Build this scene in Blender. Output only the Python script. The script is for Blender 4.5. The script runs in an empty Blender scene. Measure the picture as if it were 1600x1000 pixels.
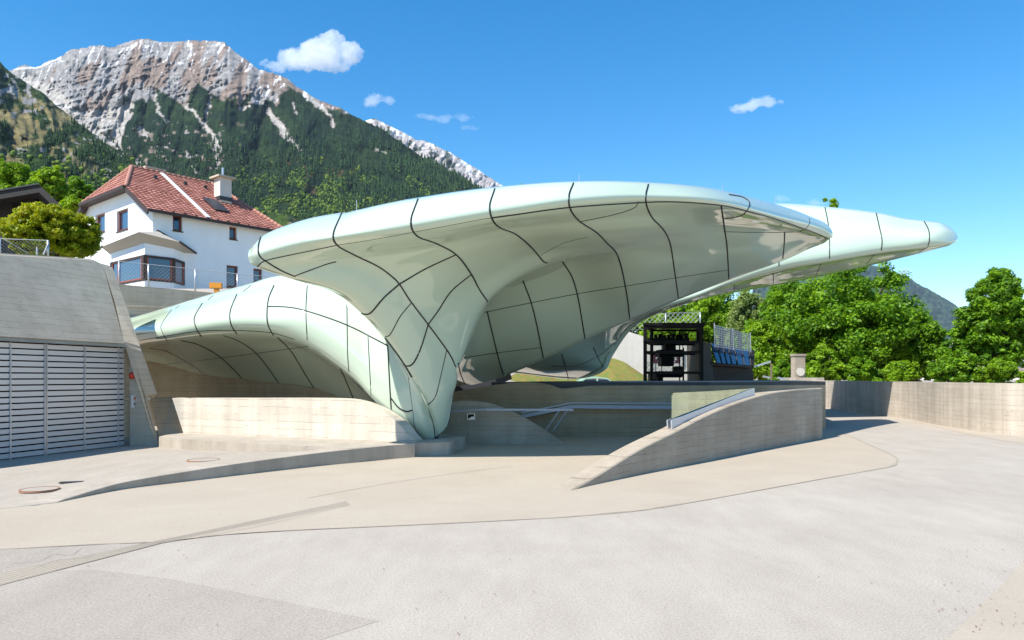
import bpy, bmesh, math, random
import numpy as np
from mathutils import Vector
from mathutils.bvhtree import BVHTree
random.seed(7)
C = bpy.context.scene.collection
F, HX, HY, EYE = 1150.0, 800.0, 590.0, 1.6     # focal length and horizon measured on the photo; eye height in metres

def P(px, py, D):
    return Vector(((px-HX)/F*D, D, EYE+(HY-py)/F*D))
def G(px, py, z=0.0):
    D = (EYE-z)*F/(py-HY)
    return Vector(((px-HX)/F*D, D, z))

# ---------------------------------------------------------------- materials
def mat(name, col=(.5,.5,.5), rough=.6, metal=0.0, spec=.5):
    m = bpy.data.materials.new(name); m.use_nodes = True
    b = m.node_tree.nodes['Principled BSDF']
    b.inputs['Base Color'].default_value = (*col, 1); b.inputs['Roughness'].default_value = rough
    b.inputs['Metallic'].default_value = metal; b.inputs['Specular IOR Level'].default_value = spec
    return m
class NT:
    def __init__(s, m):
        s.m = m; s.t = m.node_tree; s.b = s.t.nodes.get('Principled BSDF')
    def n(s, typ, **kw):
        nd = s.t.nodes.new(typ)
        for k, v in kw.items():
            if k.startswith('i_'):
                key = k[2:]; key = int(key) if key.isdigit() else key
                nd.inputs[key].default_value = v
            else: setattr(nd, k, v)
        return nd
    def l(s, a, b): s.t.links.new(a, b)
    def pos(s, scale=(1,1,1)):
        g = s.n('ShaderNodeNewGeometry'); mp = s.n('ShaderNodeMapping'); mp.inputs['Scale'].default_value = scale
        s.l(g.outputs['Position'], mp.inputs['Vector']); return mp.outputs['Vector']
    def noise(s, vec, scale, detail=6, rough=.6, dist=0.0):
        nd = s.n('ShaderNodeTexNoise'); nd.inputs['Scale'].default_value = scale; nd.inputs['Detail'].default_value = detail
        nd.inputs['Roughness'].default_value = rough; nd.inputs['Distortion'].default_value = dist
        s.l(vec, nd.inputs['Vector']); return nd.outputs['Fac']
    def ramp(s, fac, stops):
        r = s.n('ShaderNodeValToRGB'); e = r.color_ramp.elements
        while len(e) < len(stops): e.new(.5)
        for q, (p, c) in zip(e, stops): q.position = p; q.color = (*c, 1) if len(c) == 3 else c
        s.l(fac, r.inputs['Fac']); return r.outputs['Color']
    def mix(s, fac, a, b, mode='MIX'):
        x = s.n('ShaderNodeMix', data_type='RGBA', blend_type=mode)
        for sock, v in ((x.inputs[0], fac), (x.inputs[6], a), (x.inputs[7], b)):
            if hasattr(v, 'is_linked'): s.l(v, sock)
            elif isinstance(v, tuple): sock.default_value = (*v, 1) if len(v) == 3 else v
            else: sock.default_value = v
        return x.outputs[2]
    def math(s, op, a, b=None, clamp=False):
        x = s.n('ShaderNodeMath', operation=op); x.use_clamp = clamp
        for i, v in enumerate((a, b)):
            if v is None: continue
            if hasattr(v, 'is_linked'): s.l(v, x.inputs[i])
            else: x.inputs[i].default_value = v
        return x.outputs[0]
    def bump(s, h, strength=.3, dist=.02):
        b = s.n('ShaderNodeBump'); b.inputs['Strength'].default_value = strength; b.inputs['Distance'].default_value = dist
        s.l(h, b.inputs['Height']); s.l(b.outputs['Normal'], s.b.inputs['Normal'])
    def base(s, c): s.l(c, s.b.inputs['Base Color'])
    def attr(s, name):
        a = s.n('ShaderNodeAttribute'); a.attribute_name = name; return a

def concrete(name, c1, c2, board=.12, streak=.25, holes=True, bumps=.35):
    m = mat(name, rough=.85, spec=.25); t = NT(m)
    p = t.pos()
    big = t.noise(t.pos((1,1,1)), .7, 8, .65, .6)
    col = t.ramp(big, [(.3, c1), (.72, c2)])
    # vertical water streaks
    st = t.noise(t.pos((2.2,2.2,.12)), 1.0, 6, .7)
    col = t.mix(t.math('MULTIPLY', t.math('GREATER_THAN', 1, 0), streak), col, t.mix(1.0, col, t.ramp(st, [(.35, (.62,.6,.57)), (.62, (1.12,1.11,1.1))]), 'MULTIPLY'))
    fine = t.noise(p, 45, 4, .7)
    col = t.mix(.35, col, t.mix(1.0, col, t.ramp(fine, [(.3, (.7,.7,.7)), (.7, (1.2,1.2,1.2))]), 'MULTIPLY'))
    hgt = fine
    if board:
        sx = t.n('ShaderNodeSeparateXYZ'); t.l(p, sx.inputs[0])
        wob = t.math('MULTIPLY', t.noise(t.pos((.6,.6,2)), 3, 3), .05)
        zz = t.math('DIVIDE', t.math('ADD', sx.outputs[2], wob), board)
        fr = t.math('FRACT', zz)
        ln = t.math('LESS_THAN', fr, .085)
        rowid = t.math('FLOOR', zz)
        # board tone per row and broken joints
        wn = t.n('ShaderNodeTexNoise'); wn.inputs['Scale'].default_value = 1.3
        cx = t.n('ShaderNodeCombineXYZ'); t.l(t.math('MULTIPLY', t.math('ADD', sx.outputs[0], sx.outputs[1]), .35), cx.inputs[0]); t.l(t.math('MULTIPLY', rowid, 3.7), cx.inputs[1])
        t.l(cx.outputs[0], wn.inputs['Vector'])
        col = t.mix(.38, col, t.mix(1.0, col, t.ramp(wn.outputs['Fac'], [(.35, (.82,.81,.8)), (.65, (1.1,1.1,1.1))]), 'MULTIPLY'))
        msk = t.math('MULTIPLY', ln, t.math('GREATER_THAN', t.noise(t.pos((.9,.9,6)), 1.6, 3), .47))
        col = t.mix(t.math('MULTIPLY', msk, .45), col, (c1[0]*.4, c1[1]*.38, c1[2]*.36))
        hgt = t.math('SUBTRACT', fine, t.math('MULTIPLY', msk, 1.5))
    if holes:
        v = t.n('ShaderNodeTexVoronoi'); v.inputs['Scale'].default_value = 3.2; t.l(p, v.inputs['Vector'])
        h = t.math('LESS_THAN', v.outputs['Distance'], .045)
        col = t.mix(t.math('MULTIPLY', h, .75), col, (.05,.045,.04))
    t.base(col); t.bump(hgt, bumps, .01)
    return m

def asphalt(name, c1, c2, speck=.5):
    m = mat(name, rough=.9, spec=.2); t = NT(m); p = t.pos()
    big = t.noise(p, .35, 6, .6, .8)
    col = t.ramp(big, [(.3, c1), (.7, c2)])
    fine = t.noise(p, 60, 3, .8)
    col = t.mix(speck, col, t.mix(1.0, col, t.ramp(fine, [(.34, (.5,.49,.47)), (.5, (1,1,1)), (.68, (1.4,1.39,1.37))]), 'MULTIPLY'))
    med = t.noise(t.pos((1,.35,1)), 2.2, 5, .7)
    col = t.mix(.5, col, t.mix(1.0, col, t.ramp(med, [(.3, (.80,.79,.775)), (.65, (1.07,1.07,1.07))]), 'MULTIPLY'))
    v = t.n('ShaderNodeTexVoronoi'); v.inputs['Scale'].default_value = 1.1; t.l(p, v.inputs['Vector'])
    col = t.mix(t.math('MULTIPLY', t.math('LESS_THAN', v.outputs['Distance'], .02), .6), col, (.12,.09,.06))
    t.base(col); t.bump(fine, .3, .005); return m

M = {}
M['asph'] = asphalt('pale asphalt', (.382,.334,.278), (.42,.372,.314), .5)
M['asph_dark'] = asphalt('older asphalt', (.338,.293,.243), (.373,.328,.275), .55)
M['asph_left'] = asphalt('terrace asphalt', (.365,.32,.265), (.41,.362,.302), .55)
M['apron'] = concrete('smooth concrete paving', (.385,.325,.25), (.43,.368,.288), board=0, streak=0, holes=False, bumps=.15)
M['tactile'] = concrete('tactile paving', (.36,.305,.236), (.40,.342,.27), board=0, streak=0, holes=False)
M['wall'] = concrete('board formed concrete', (.33,.275,.21), (.45,.385,.305), board=.115)
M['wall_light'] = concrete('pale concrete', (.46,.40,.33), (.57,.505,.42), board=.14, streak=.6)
M['wall_grey'] = concrete('grey weathered concrete', (.46,.385,.29), (.57,.485,.375), board=.13, streak=.35)
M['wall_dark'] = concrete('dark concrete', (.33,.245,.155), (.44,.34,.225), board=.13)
M['wall_white'] = concrete('white rendered concrete', (.56,.52,.46), (.64,.60,.54), board=0, holes=False)
def glassy():
    m = mat('mint enamelled glass', (.64,.76,.65), rough=.06, spec=.6); t = NT(m)
    n_ = t.noise(t.pos(), .35, 2, .5)
    t.base(t.ramp(n_, [(.3, (.51,.61,.475)), (.7, (.54,.64,.505))]))
    t.bump(t.noise(t.pos(), .8, 2, .4), .05, .05)
    m.node_tree.nodes['Principled BSDF'].inputs['Coat Weight'].default_value = .5
    m.node_tree.nodes['Principled BSDF'].inputs['Coat Roughness'].default_value = .02
    return m
M['shell'] = glassy()
M['joint'] = mat('black rubber joint', (.012,.012,.014), .5)
M['steel'] = mat('galvanised steel', (.52,.53,.56), .38, .6)
M['alu'] = mat('aluminium channel', (.55,.57,.62), .42, .5)
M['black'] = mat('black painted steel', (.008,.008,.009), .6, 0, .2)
M['slat'] = mat('aluminium slat', (.60,.61,.64), .45, .25)
M['white'] = mat('white stucco', (.83,.84,.84), .9)
def stucco():
    t = NT(M['white']); t.bump(t.noise(t.pos(), 14, 4, .7), .25, .02)
    t.base(t.ramp(t.noise(t.pos((1,1,.5)), .5, 5), [(.3, (.78,.79,.79)), (.7, (.86,.865,.865))]))
stucco()
M['wood'] = mat('dark brown wood', (.045,.025,.018), .6)
M['redwood'] = mat('red brown window frame', (.16,.035,.018), .45)
M['barn'] = mat('charred timber', (.012,.009,.008), .7)
M['pane'] = mat('window glass', (.015,.03,.07), .03, 0, 1.0)  # blue base carries a painted sky reflection
M['pane'].node_tree.nodes['Principled BSDF'].inputs['Coat Weight'].default_value = 1
M['rust'] = mat('rusty iron', (.28,.14,.085), .8)
M['grey_metal'] = mat('dark grey metal', (.05,.05,.055), .5, .3)
M['bark'] = mat('bark', (.07,.05,.035), .9)
M['wall_mid'] = concrete('mid grey concrete', (.35,.315,.25), (.44,.40,.33), board=.2, streak=.3)
M['cladding'] = mat('weathered timber cladding', (.09,.075,.065), .8)
M['navy'] = mat('navy panel', (.02,.03,.07), .4)
M['lead'] = mat('weathered sheet roof', (.42,.38,.32), .7)
M['barkpost'] = mat('timber post', (.2,.15,.1), .8)
M['redframe'] = mat('bright red wood frame', (.33,.06,.02), .45)
M['townroof'] = mat('grey brown town roof', (.24,.17,.14), .8)
M['rail'] = mat('dull steel rail', (.38,.38,.41), .5, .3)
M['wall_cream'] = concrete('cream concrete', (.56,.495,.405), (.68,.61,.51), board=.16, streak=.5)
M['orange'] = mat('orange plastic', (.72,.28,.02), .4)
M['red'] = mat('red lamp plastic', (.65,.05,.02), .35)
def clearglass(name, tint, rough=0.0, alpha=.25):
    m = bpy.data.materials.new(name); m.use_nodes = True; nt = m.node_tree; nt.nodes.clear()
    o = nt.nodes.new('ShaderNodeOutputMaterial'); mx = nt.nodes.new('ShaderNodeMixShader')
    tr = nt.nodes.new('ShaderNodeBsdfTransparent'); tr.inputs[0].default_value = (*tint, 1)
    gl = nt.nodes.new('ShaderNodeBsdfGlossy'); gl.inputs['Roughness'].default_value = rough; gl.inputs['Color'].default_value = (.78,.86,.72,1)
    lw = nt.nodes.new('ShaderNodeLayerWeight'); lw.inputs['Blend'].default_value = .5; fr = nt.nodes.new('ShaderNodeMath'); fr.operation = 'POWER'; fr.inputs[1].default_value = 4; nt.links.new(lw.outputs['Facing'], fr.inputs[0])
    ad = nt.nodes.new('ShaderNodeMath'); ad.operation = 'ADD'; ad.inputs[1].default_value = alpha; ad.use_clamp = True
    nt.links.new(fr.outputs[0], ad.inputs[0]); nt.links.new(ad.outputs[0], mx.inputs[0])
    nt.links.new(tr.outputs[0], mx.inputs[1]); nt.links.new(gl.outputs[0], mx.inputs[2]); nt.links.new(mx.outputs[0], o.inputs[0])
    return m
M['clear'] = clearglass('clear green glass', (.8,.9,.82), 0.0, .38)
M['lift_glass'] = clearglass('lift shaft glass', (.72,.76,.74), 0.0, .0)

# ---------------------------------------------------------------- object helpers
def mk(name, verts, faces, m=None, parent=None, smooth=False):
    me = bpy.data.meshes.new(name)
    me.from_pydata([tuple(v) for v in verts], [], faces)
    if m is not None: me.materials.append(m)
    if smooth: me.shade_smooth()
    me.update()
    o = bpy.data.objects.new(name, me); C.objects.link(o)
    if parent is not None:
        o.parent = parent
        if parent.type == 'EMPTY':
            lp = parent.location
            for v in me.vertices: v.co -= lp
        else:
            pp = parent.parent
            if pp is not None and pp.type == 'EMPTY':
                for v in me.vertices: v.co -= pp.location
    return o
def tag(o, label=None, cat=None, group=None, kind=None):
    if label: o['label'] = label
    if cat: o['category'] = cat
    if group: o['group'] = group
    if kind: o['kind'] = kind
    return o
def empty(name, loc, label, cat, group=None):
    o = bpy.data.objects.new(name, None); C.objects.link(o); o.location = loc; o.empty_display_size = .3
    return tag(o, label, cat, group)
class MB:
    def __init__(s): s.v = []; s.f = []
    def add(s, vs, fs):
        k = len(s.v); s.v += [Vector(v) for v in vs]; s.f += [tuple(i+k for i in f) for f in fs]; return s
    def hexa(s, a):   # 8 points: bottom 4 ccw, top 4 ccw
        return s.add(a, [(3,2,1,0),(4,5,6,7),(0,1,5,4),(1,2,6,5),(2,3,7,6),(3,0,4,7)])
    def box(s, o, ux, uy, uz, sx, sy, sz):   # o = min corner
        ux, uy, uz = ux*sx, uy*sy, uz*sz
        return s.hexa([o, o+ux, o+ux+uy, o+uy, o+uz, o+ux+uz, o+ux+uy+uz, o+uy+uz])
    def cbox(s, c, sx, sy, sz, rz=0.0):
        ux = Vector((math.cos(rz), math.sin(rz), 0)); uy = Vector((-math.sin(rz), math.cos(rz), 0)); uz = Vector((0,0,1))
        return s.box(Vector(c)-ux*sx/2-uy*sy/2-uz*sz/2, ux, uy, uz, sx, sy, sz)
    def tube(s, pts, r, n=6, cap=True, r2=None):
        pts = [Vector(p) for p in pts]; k = len(s.v); N = len(pts)
        for i, p in enumerate(pts):
            d = (pts[min(i+1, N-1)]-pts[max(i-1, 0)])
            if d.length < 1e-9: d = Vector((0,0,1))
            d.normalize(); up = Vector((0,0,1)) if abs(d.z) < .9 else Vector((1,0,0))
            a = d.cross(up).normalized(); b = d.cross(a)
            rr = r if r2 is None else r+(r2-r)*i/(N-1)
            for j in range(n):
                t = 2*math.pi*j/n; s.v.append(p+a*math.cos(t)*rr+b*math.sin(t)*rr)
        for i in range(N-1):
            for j in range(n):
                s.f.append((k+i*n+j, k+i*n+(j+1)%n, k+(i+1)*n+(j+1)%n, k+(i+1)*n+j))
        if cap: s.f.append(tuple(k+j for j in range(n))[::-1]); s.f.append(tuple(k+(N-1)*n+j for j in range(n)))
        return s
    def bar(s, a, b, w, h):  # rectangular bar between two points
        a, b = Vector(a), Vector(b); d = (b-a).normalized(); up = Vector((0,0,1)) if abs(d.z) < .95 else Vector((0,1,0))
        x = d.cross(up).normalized(); y = x.cross(d)
        q = lambda p: [p-x*w/2-y*h/2, p+x*w/2-y*h/2, p+x*w/2+y*h/2, p-x*w/2+y*h/2]
        return s.hexa(q(a)+q(b))
    def prism(s, poly, dvec):
        n = len(poly); k = len(s.v); dvec = Vector(dvec); s.v += [Vector(p) for p in poly]+[Vector(p)+dvec for p in poly]
        s.f.append(tuple(k+i for i in range(n))); s.f.append(tuple(k+n+i for i in range(n))[::-1])
        for i in range(n): j = (i+1) % n; s.f.append((k+j, k+i, k+n+i, k+n+j))
        return s
    def build(s, name, m, parent=None, smooth=False, fixn=True, bevel=0):
        o = mk(name, s.v, s.f, m, parent, smooth)
        if fixn or bevel:
            bm = bmesh.new(); bm.from_mesh(o.data)
            if fixn: bmesh.ops.recalc_face_normals(bm, faces=bm.faces)
            if bevel: bmesh.ops.bevel(bm, geom=[e for e in bm.edges if len(e.link_faces) == 2 and e.calc_face_angle(0) > .5], offset=bevel, segments=2, affect='EDGES')
            bm.to_mesh(o.data); bm.free()
        return o

def cr(p0, p1, p2, p3, t):
    return .5*((2*p1)+(-p0+p2)*t+(2*p0-5*p1+4*p2-p3)*t*t+(-p0+3*p1-3*p2+p3)*t*t*t)
def spline(arr, n):
    """arr (k, ...) numpy -> (k-1)*n+1 samples, centripetal enough for our spacing"""
    k = len(arr); e = np.concatenate([[2*arr[0]-arr[1]], arr, [2*arr[-1]-arr[-2]]]); out = []
    for i in range(k-1):
        for j in range(n):
            out.append(cr(e[i], e[i+1], e[i+2], e[i+3], j/n))
    out.append(arr[-1]); return np.array(out)
def loft(cols, nu, nv, c0=0, c1=None):
    """cols: list of columns of points; returns dense (U,V,3), cut to columns c0..c1"""
    a = np.array([[tuple(p) for p in c] for c in cols], float)
    a = spline(a, nu)
    a = spline(a.swapaxes(0, 1), nv).swapaxes(0, 1)
    if c1 is None: c1 = len(cols)-1
    return a[c0*nu:c1*nu+1]
def grid_faces(U, V, closed=False, k=0):
    f = []
    for i in range(U-1):
        for j in range(V if closed else V-1):
            j2 = (j+1) % V; f.append((k+i*V+j, k+(i+1)*V+j, k+(i+1)*V+j2, k+i*V+j2))
    return f
def poly_mesh(name, pts, m, parent=None, z=None):
    vs = [Vector((p[0], p[1], p[2] if z is None else z)) for p in pts]
    o = mk(name, vs, [tuple(range(len(vs)))], m, parent)
    if o.data.polygons[0].normal.z < 0: o.data.flip_normals()
    return o
def wall_ribbon(rows, thick, nsub=8, smooth=True):
    """rows: list of (base Vector, top z); vertical wall with thickness to the back (direction given by thick: Vector or float)"""
    a = np.array([[b.x, b.y, b.z, tz] for b, tz in rows], float)
    if nsub > 1: a = spline(a, nsub)
    n = len(a); mb = MB(); v = []
    for i in range(n):
        d = a[min(i+1, n-1), :2]-a[max(i-1, 0), :2]; d /= max(1e-9, np.hypot(*d)); nrm = np.array([-d[1], d[0]])*thick
        x, y, zb, zt = a[i]
        v += [Vector((x, y, zb)), Vector((x, y, zt)), Vector((x+nrm[0], y+nrm[1], zt)), Vector((x+nrm[0], y+nrm[1], zb))]
    f = []
    for i in range(n-1):
        for j in range(3): f.append((i*4+j, (i+1)*4+j, (i+1)*4+j+1, i*4+j+1))
    f.append((0,1,2,3)); f.append((4*n-1, 4*n-2, 4*n-3, 4*n-4))
    mb.v, mb.f = v, f; return mb

# ---------------------------------------------------------------- camera, sun, sky
cam = bpy.data.cameras.new('camera'); co = bpy.data.objects.new('camera', cam); C.objects.link(co)
cam.sensor_width = 36; cam.lens = F/1600*36; cam.shift_y = (HY-500)/1600
cam.clip_start = .1; cam.clip_end = 30000
co.location = (0, 0, EYE); co.rotation_euler = (math.pi/2, 0, 0)
bpy.context.scene.camera = co
sdir = Vector((-.62, -.54, 1.0)).normalized()       # towards the sun
sun = bpy.data.lights.new('sun', 'SUN'); so = bpy.data.objects.new('sun', sun); C.objects.link(so)
sun.energy = 4.6; sun.angle = math.radians(.55); sun.color = (1, .955, .88)
so.rotation_euler = sdir.to_track_quat('Z', 'Y').to_euler(); so.location = sdir*50
w = bpy.data.worlds.new('World'); bpy.context.scene.world = w; w.use_nodes = True
wn = w.node_tree; bg = wn.nodes['Background']; sk = wn.nodes.new('ShaderNodeTexSky'); sk.sky_type = 'NISHITA'
sk.sun_disc = False; sk.sun_elevation = math.asin(sdir.z); sk.sun_rotation = math.atan2(sdir.x, sdir.y)
sk.altitude = 900; sk.air_density = 1.1; sk.dust_density = .25; sk.ozone_density = 2.0
hs = wn.nodes.new('ShaderNodeHueSaturation'); hs.inputs['Saturation'].default_value = 1.45; hs.inputs['Hue'].default_value = .496; wn.links.new(sk.outputs[0], hs.inputs['Color']); wn.links.new(hs.outputs[0], bg.inputs[0]); bg.inputs[1].default_value = .125
sc = bpy.context.scene
sc.view_settings.view_transform = 'Standard'; sc.view_settings.look = 'None'; sc.view_settings.exposure = .77; sc.view_settings.gamma = 1
sc.cycles.use_denoising = True
sc.cycles.max_bounces = 8; sc.cycles.transparent_max_bounces = 16; sc.cycles.volume_bounces = 8
# ================================================================ THE CANOPY
def V3(t): return tuple(P(*t))
def jointset(specs, meshes, parent, r=.014):
    """specs: list of (polyline in photo pixels, radius); each polyline is laid on the shell surface it runs over"""
    trees = []
    for o in meshes:
        off = o.parent.location if o.parent is not None and o.parent.type == 'EMPTY' else Vector()
        trees.append(BVHTree.FromPolygons([v.co+off for v in o.data.vertices], [tuple(p.vertices) for p in o.data.polygons]))
    for pl, rr in specs:
        a = spline(np.array(pl, float), 10); pts = []
        for x, y in a:
            d = (P(x, y, 10)-Vector((0,0,EYE))).normalized(); best = None
            for t in trees:
                h = t.ray_cast(Vector((0,0,EYE)), d)
                if h[0] is not None and (best is None or h[3] < best[1]): best = (h[0], h[3])
            if best is None: continue
            if pts and (best[0]-pts[-1]).length > .9:
                if len(pts) > 2: MB().tube(pts, rr, 5).build('panel_joint', M['joint'], parent, True)
                pts = []
            pts.append(best[0])
        if len(pts) > 2: MB().tube(pts, rr, 5).build('panel_joint', M['joint'], parent, True)

def dens(col):
    """T F C a b c S H I M E -> adds ab and bc so the columns match seam 1"""
    T, Fp, Cc, a, b, c, S, H, I, Mm, E = [np.array(P(*q)) for q in col]
    ab = cr(Cc, a, b, c, .5); bc = cr(a, b, c, S, .5)
    return [T, Fp, Cc, a, ab, b, bc, c, S, H, I, Mm, E]
def outer(col, k=1.0):
    """hidden top skin from the lower back edge E forward to the roll T"""
    T = col[0]; E = col[-1]
    e1 = E+np.array([0, .12*k, .0]); e2 = E+np.array([0, .9*k, .55*k])
    m1 = E*.62+T*.38+np.array([0, .75*k, .45*k]); m2 = E*.22+T*.78+np.array([0, .35*k, .12*k])
    return [e1, e2, m1, m2]
s1f = [(534,333,13.7),(520,365,12.7),(527,383,12.9),(555,399,13.5),(590,416,13.85),(611,431,14.1),(641,470,14.5),(669,507,14.95),(713,577,15.8)]
s1 = [np.array(P(*q)) for q in s1f+[(737,492,17.6),(760,483,18.8),(775,540,19.9),(788,588,21.3)]]
cols = [
 [(653,311,13.7),(642,342,12.7),(651,368,12.9),(683,381,13.7),(713,398,14.2),(745,444,15.5),(762,472,16.2),(798,424,17.3),(815,435,18.1),(839,509,19.5),(850,562,20.8)],
 [(773,294,13.8),(765,320,12.9),(770,344,13.0),(782,356,13.7),(815,373,14.5),(840,396,15.7),(857,413,16.5),(870,398,17.3),(879,407,17.8),(905,470,19.2),(915,531,20.5)],
 [(896,285,14.1),(889,305,13.3),(891,325,13.4),(905,345,14.2),(932,363,15),(950,381,16),(960,392,16.7),(966,402,17.2),(972,422,17.9),(980,464,19.3),(985,500,20.8)],
 [(1014,286,15.2),(1009,302,14.4),(1010,316,14.5),(1017,336,15.2),(1034,355,16),(1044,372,17),(1048,384,17.6),(1051,398,18.2),(1053,416,18.8),(1057,442,20),(1060,468,21.5)],
 [(1125,297,17.2),(1126,308,16.1),(1127,321,16.1),(1130,335,17),(1133,352,18.2),(1135,370,19),(1136,386,19.7),(1137,398,20.2),(1138,410,20.8),(1139,424,21.6),(1139,438,22.5)],
 [(1228,324,20.8),(1227,335,19.8),(1227,347,19.9),(1227,355,20.7),(1226,363,21.3),(1226,371,21.8),(1225,379,22.2),(1225,386,22.5),(1225,393,22.8),(1224,400,23.1),(1224,407,23.5)],
 [(1270,340,22.4),(1276,350,21.9),(1273,363,22.0),(1272,366,22.4),(1271,369,22.7),(1270,372,22.9),(1269,375,23.1),(1268,378,23.3),(1267,381,23.5),(1266,384,23.7),(1264,389,23.9)],
 [(1291,350,23.1),(1299,360,22.8),(1298,371,22.8),(1294,371,22.95),(1294,372,23.1),(1293,373,23.2),(1293,374,23.3),(1292,375,23.4),(1292,376,23.5),(1291,377,23.6),(1289,379,23.8)],
 [(1300,367,23.2)]*11,
]
KC = [s1]+[dens(c) for c in cols]
ph = [2*KC[0][i]-KC[1][i] for i in range(13)]
Lrows = {  # left part: four points each from seam 1 to the left silhouette
 0: [(475,344,13.6),(416,365,13.4),(392,388,13.3)],
 1: [(460,373,12.7),(406,387,12.8),(388,396,13.1)],
 2: [(470,396,12.85),(412,407,12.85),(389,405,13.1)],
 3: [(490,412,13.25),(430,420,13.05),(400,417,13.15)],
 4: [(540,431,13.6),(490,437,13.4),(452,435,13.4)],
 5: [(578,452,13.95),(548,461,13.9),(520,456,14.0)],
 6: [(612,487,14.4),(585,494,14.35),(564,489,14.45)],
 7: [(648,536,14.9),(625,546,14.9),(606,535,15.0)],
 8: [(690,600,15.5),(665,608,15.3),(650,600,15.35)]}
Lbot = [[(707,622,16.05),(695,641,15.75),(680,646,15.6),(669,637,15.65)],
        [(701,662,16.05),(693,671,15.95),(686,676,15.9),(679,668,15.85)],
        [(690,678,16.1),(687,681,16.1),(684,682,16.05),(680,682,16.0)]]
LC = []
for c in range(4):
    col = [KC[0][r] if c == 0 else np.array(P(*Lrows[r][c-1])) for r in range(9)]
    col += [np.array(P(*row[c])) for row in Lbot]
    LC.append(col)
for i in range(9): ph[i] = LC[1][i]
# right shell: closed section from the outer back round the roll to the inner lower edge
Kfull = [outer(c)+c for c in [ph]+KC]
Kd = loft(Kfull, 9, 7, 1)
Ld_cols = [KC[1][:9]+[2*LC[0][i]-LC[1][i] for i in (9,10,11)]]+LC
def left_outer(c):
    T = c[0]; return [T+np.array([.2,1.6,.0]), T+np.array([.1,.95,.06]), T+np.array([.05,.4,.06])]
LU = [left_outer(KC[1])] + [left_outer(c) for c in LC]
LU[4] = [LC[3][0]+np.array([.3,.3,-.12]), LC[3][0]+np.array([.2,.2,-.04]), LC[3][0]+np.array([.08,.15,.02])]
LU[3] = [LC[2][0]+np.array([.3,.8,-.1]), LC[2][0]+np.array([.2,.5,.0]), LC[2][0]+np.array([.08,.25,.02])]
Ld = loft([LU[i]+Ld_cols[i] for i in range(5)], 10, 7, 1)
# inner side of the foot
NC = [[KC[0][i] for i in (8,9,10,11,12)],
      [np.array(P(*q)) for q in [(707,622,16.05),(704,590,17.5),(714,570,19.3),(722,588,21),(727,603,22.5)]],
      [np.array(P(*q)) for q in [(701,662,16.05),(690,625,18.0),(680,600,20.5),(675,602,22.3),(668,606,24)]],
      [np.array(P(*q)) for q in [(690,678,16.1),(668,655,18.5),(640,620,21),(625,612,23),(610,608,25)]]]
r0, r1 = 21, 77
dl = Ld[0, r0:r1+1]-Kd[0, r0+7:r1+8]
for i_ in range(8): Kd[i_, r0+7:r1+8] += dl*(1-i_/8)**2
Nd = loft([[KC[1][i] for i in (8,9,10,11,12)]]+NC, 7, 8, 1)
Nd[:, 0] = Ld[0, 77:77+len(Nd)]

root = empty('glass_canopy', P(682,686,16.1), 'glossy mint green glass canopy sweeping down to a pointed foot on the rounded pad', 'canopy')
def gmesh(name, arrs, parent, closed=()):
    mb = MB()
    for i, a in enumerate(arrs):
        U, V = a.shape[:2]; mb.add([Vector(p) for p in a.reshape(-1, 3)], grid_faces(U, V, i in closed))
    o = mk(name, mb.v, mb.f, M['shell'], parent, True)
    bm = bmesh.new(); bm.from_mesh(o.data); bmesh.ops.remove_doubles(bm, verts=bm.verts, dist=.0008)
    bmesh.ops.recalc_face_normals(bm, faces=bm.faces); bm.to_mesh(o.data); bm.free()
    o.data.shade_smooth(); return o
front = gmesh('front_wing', [Kd, Ld, Nd], root, (0,))
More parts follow.
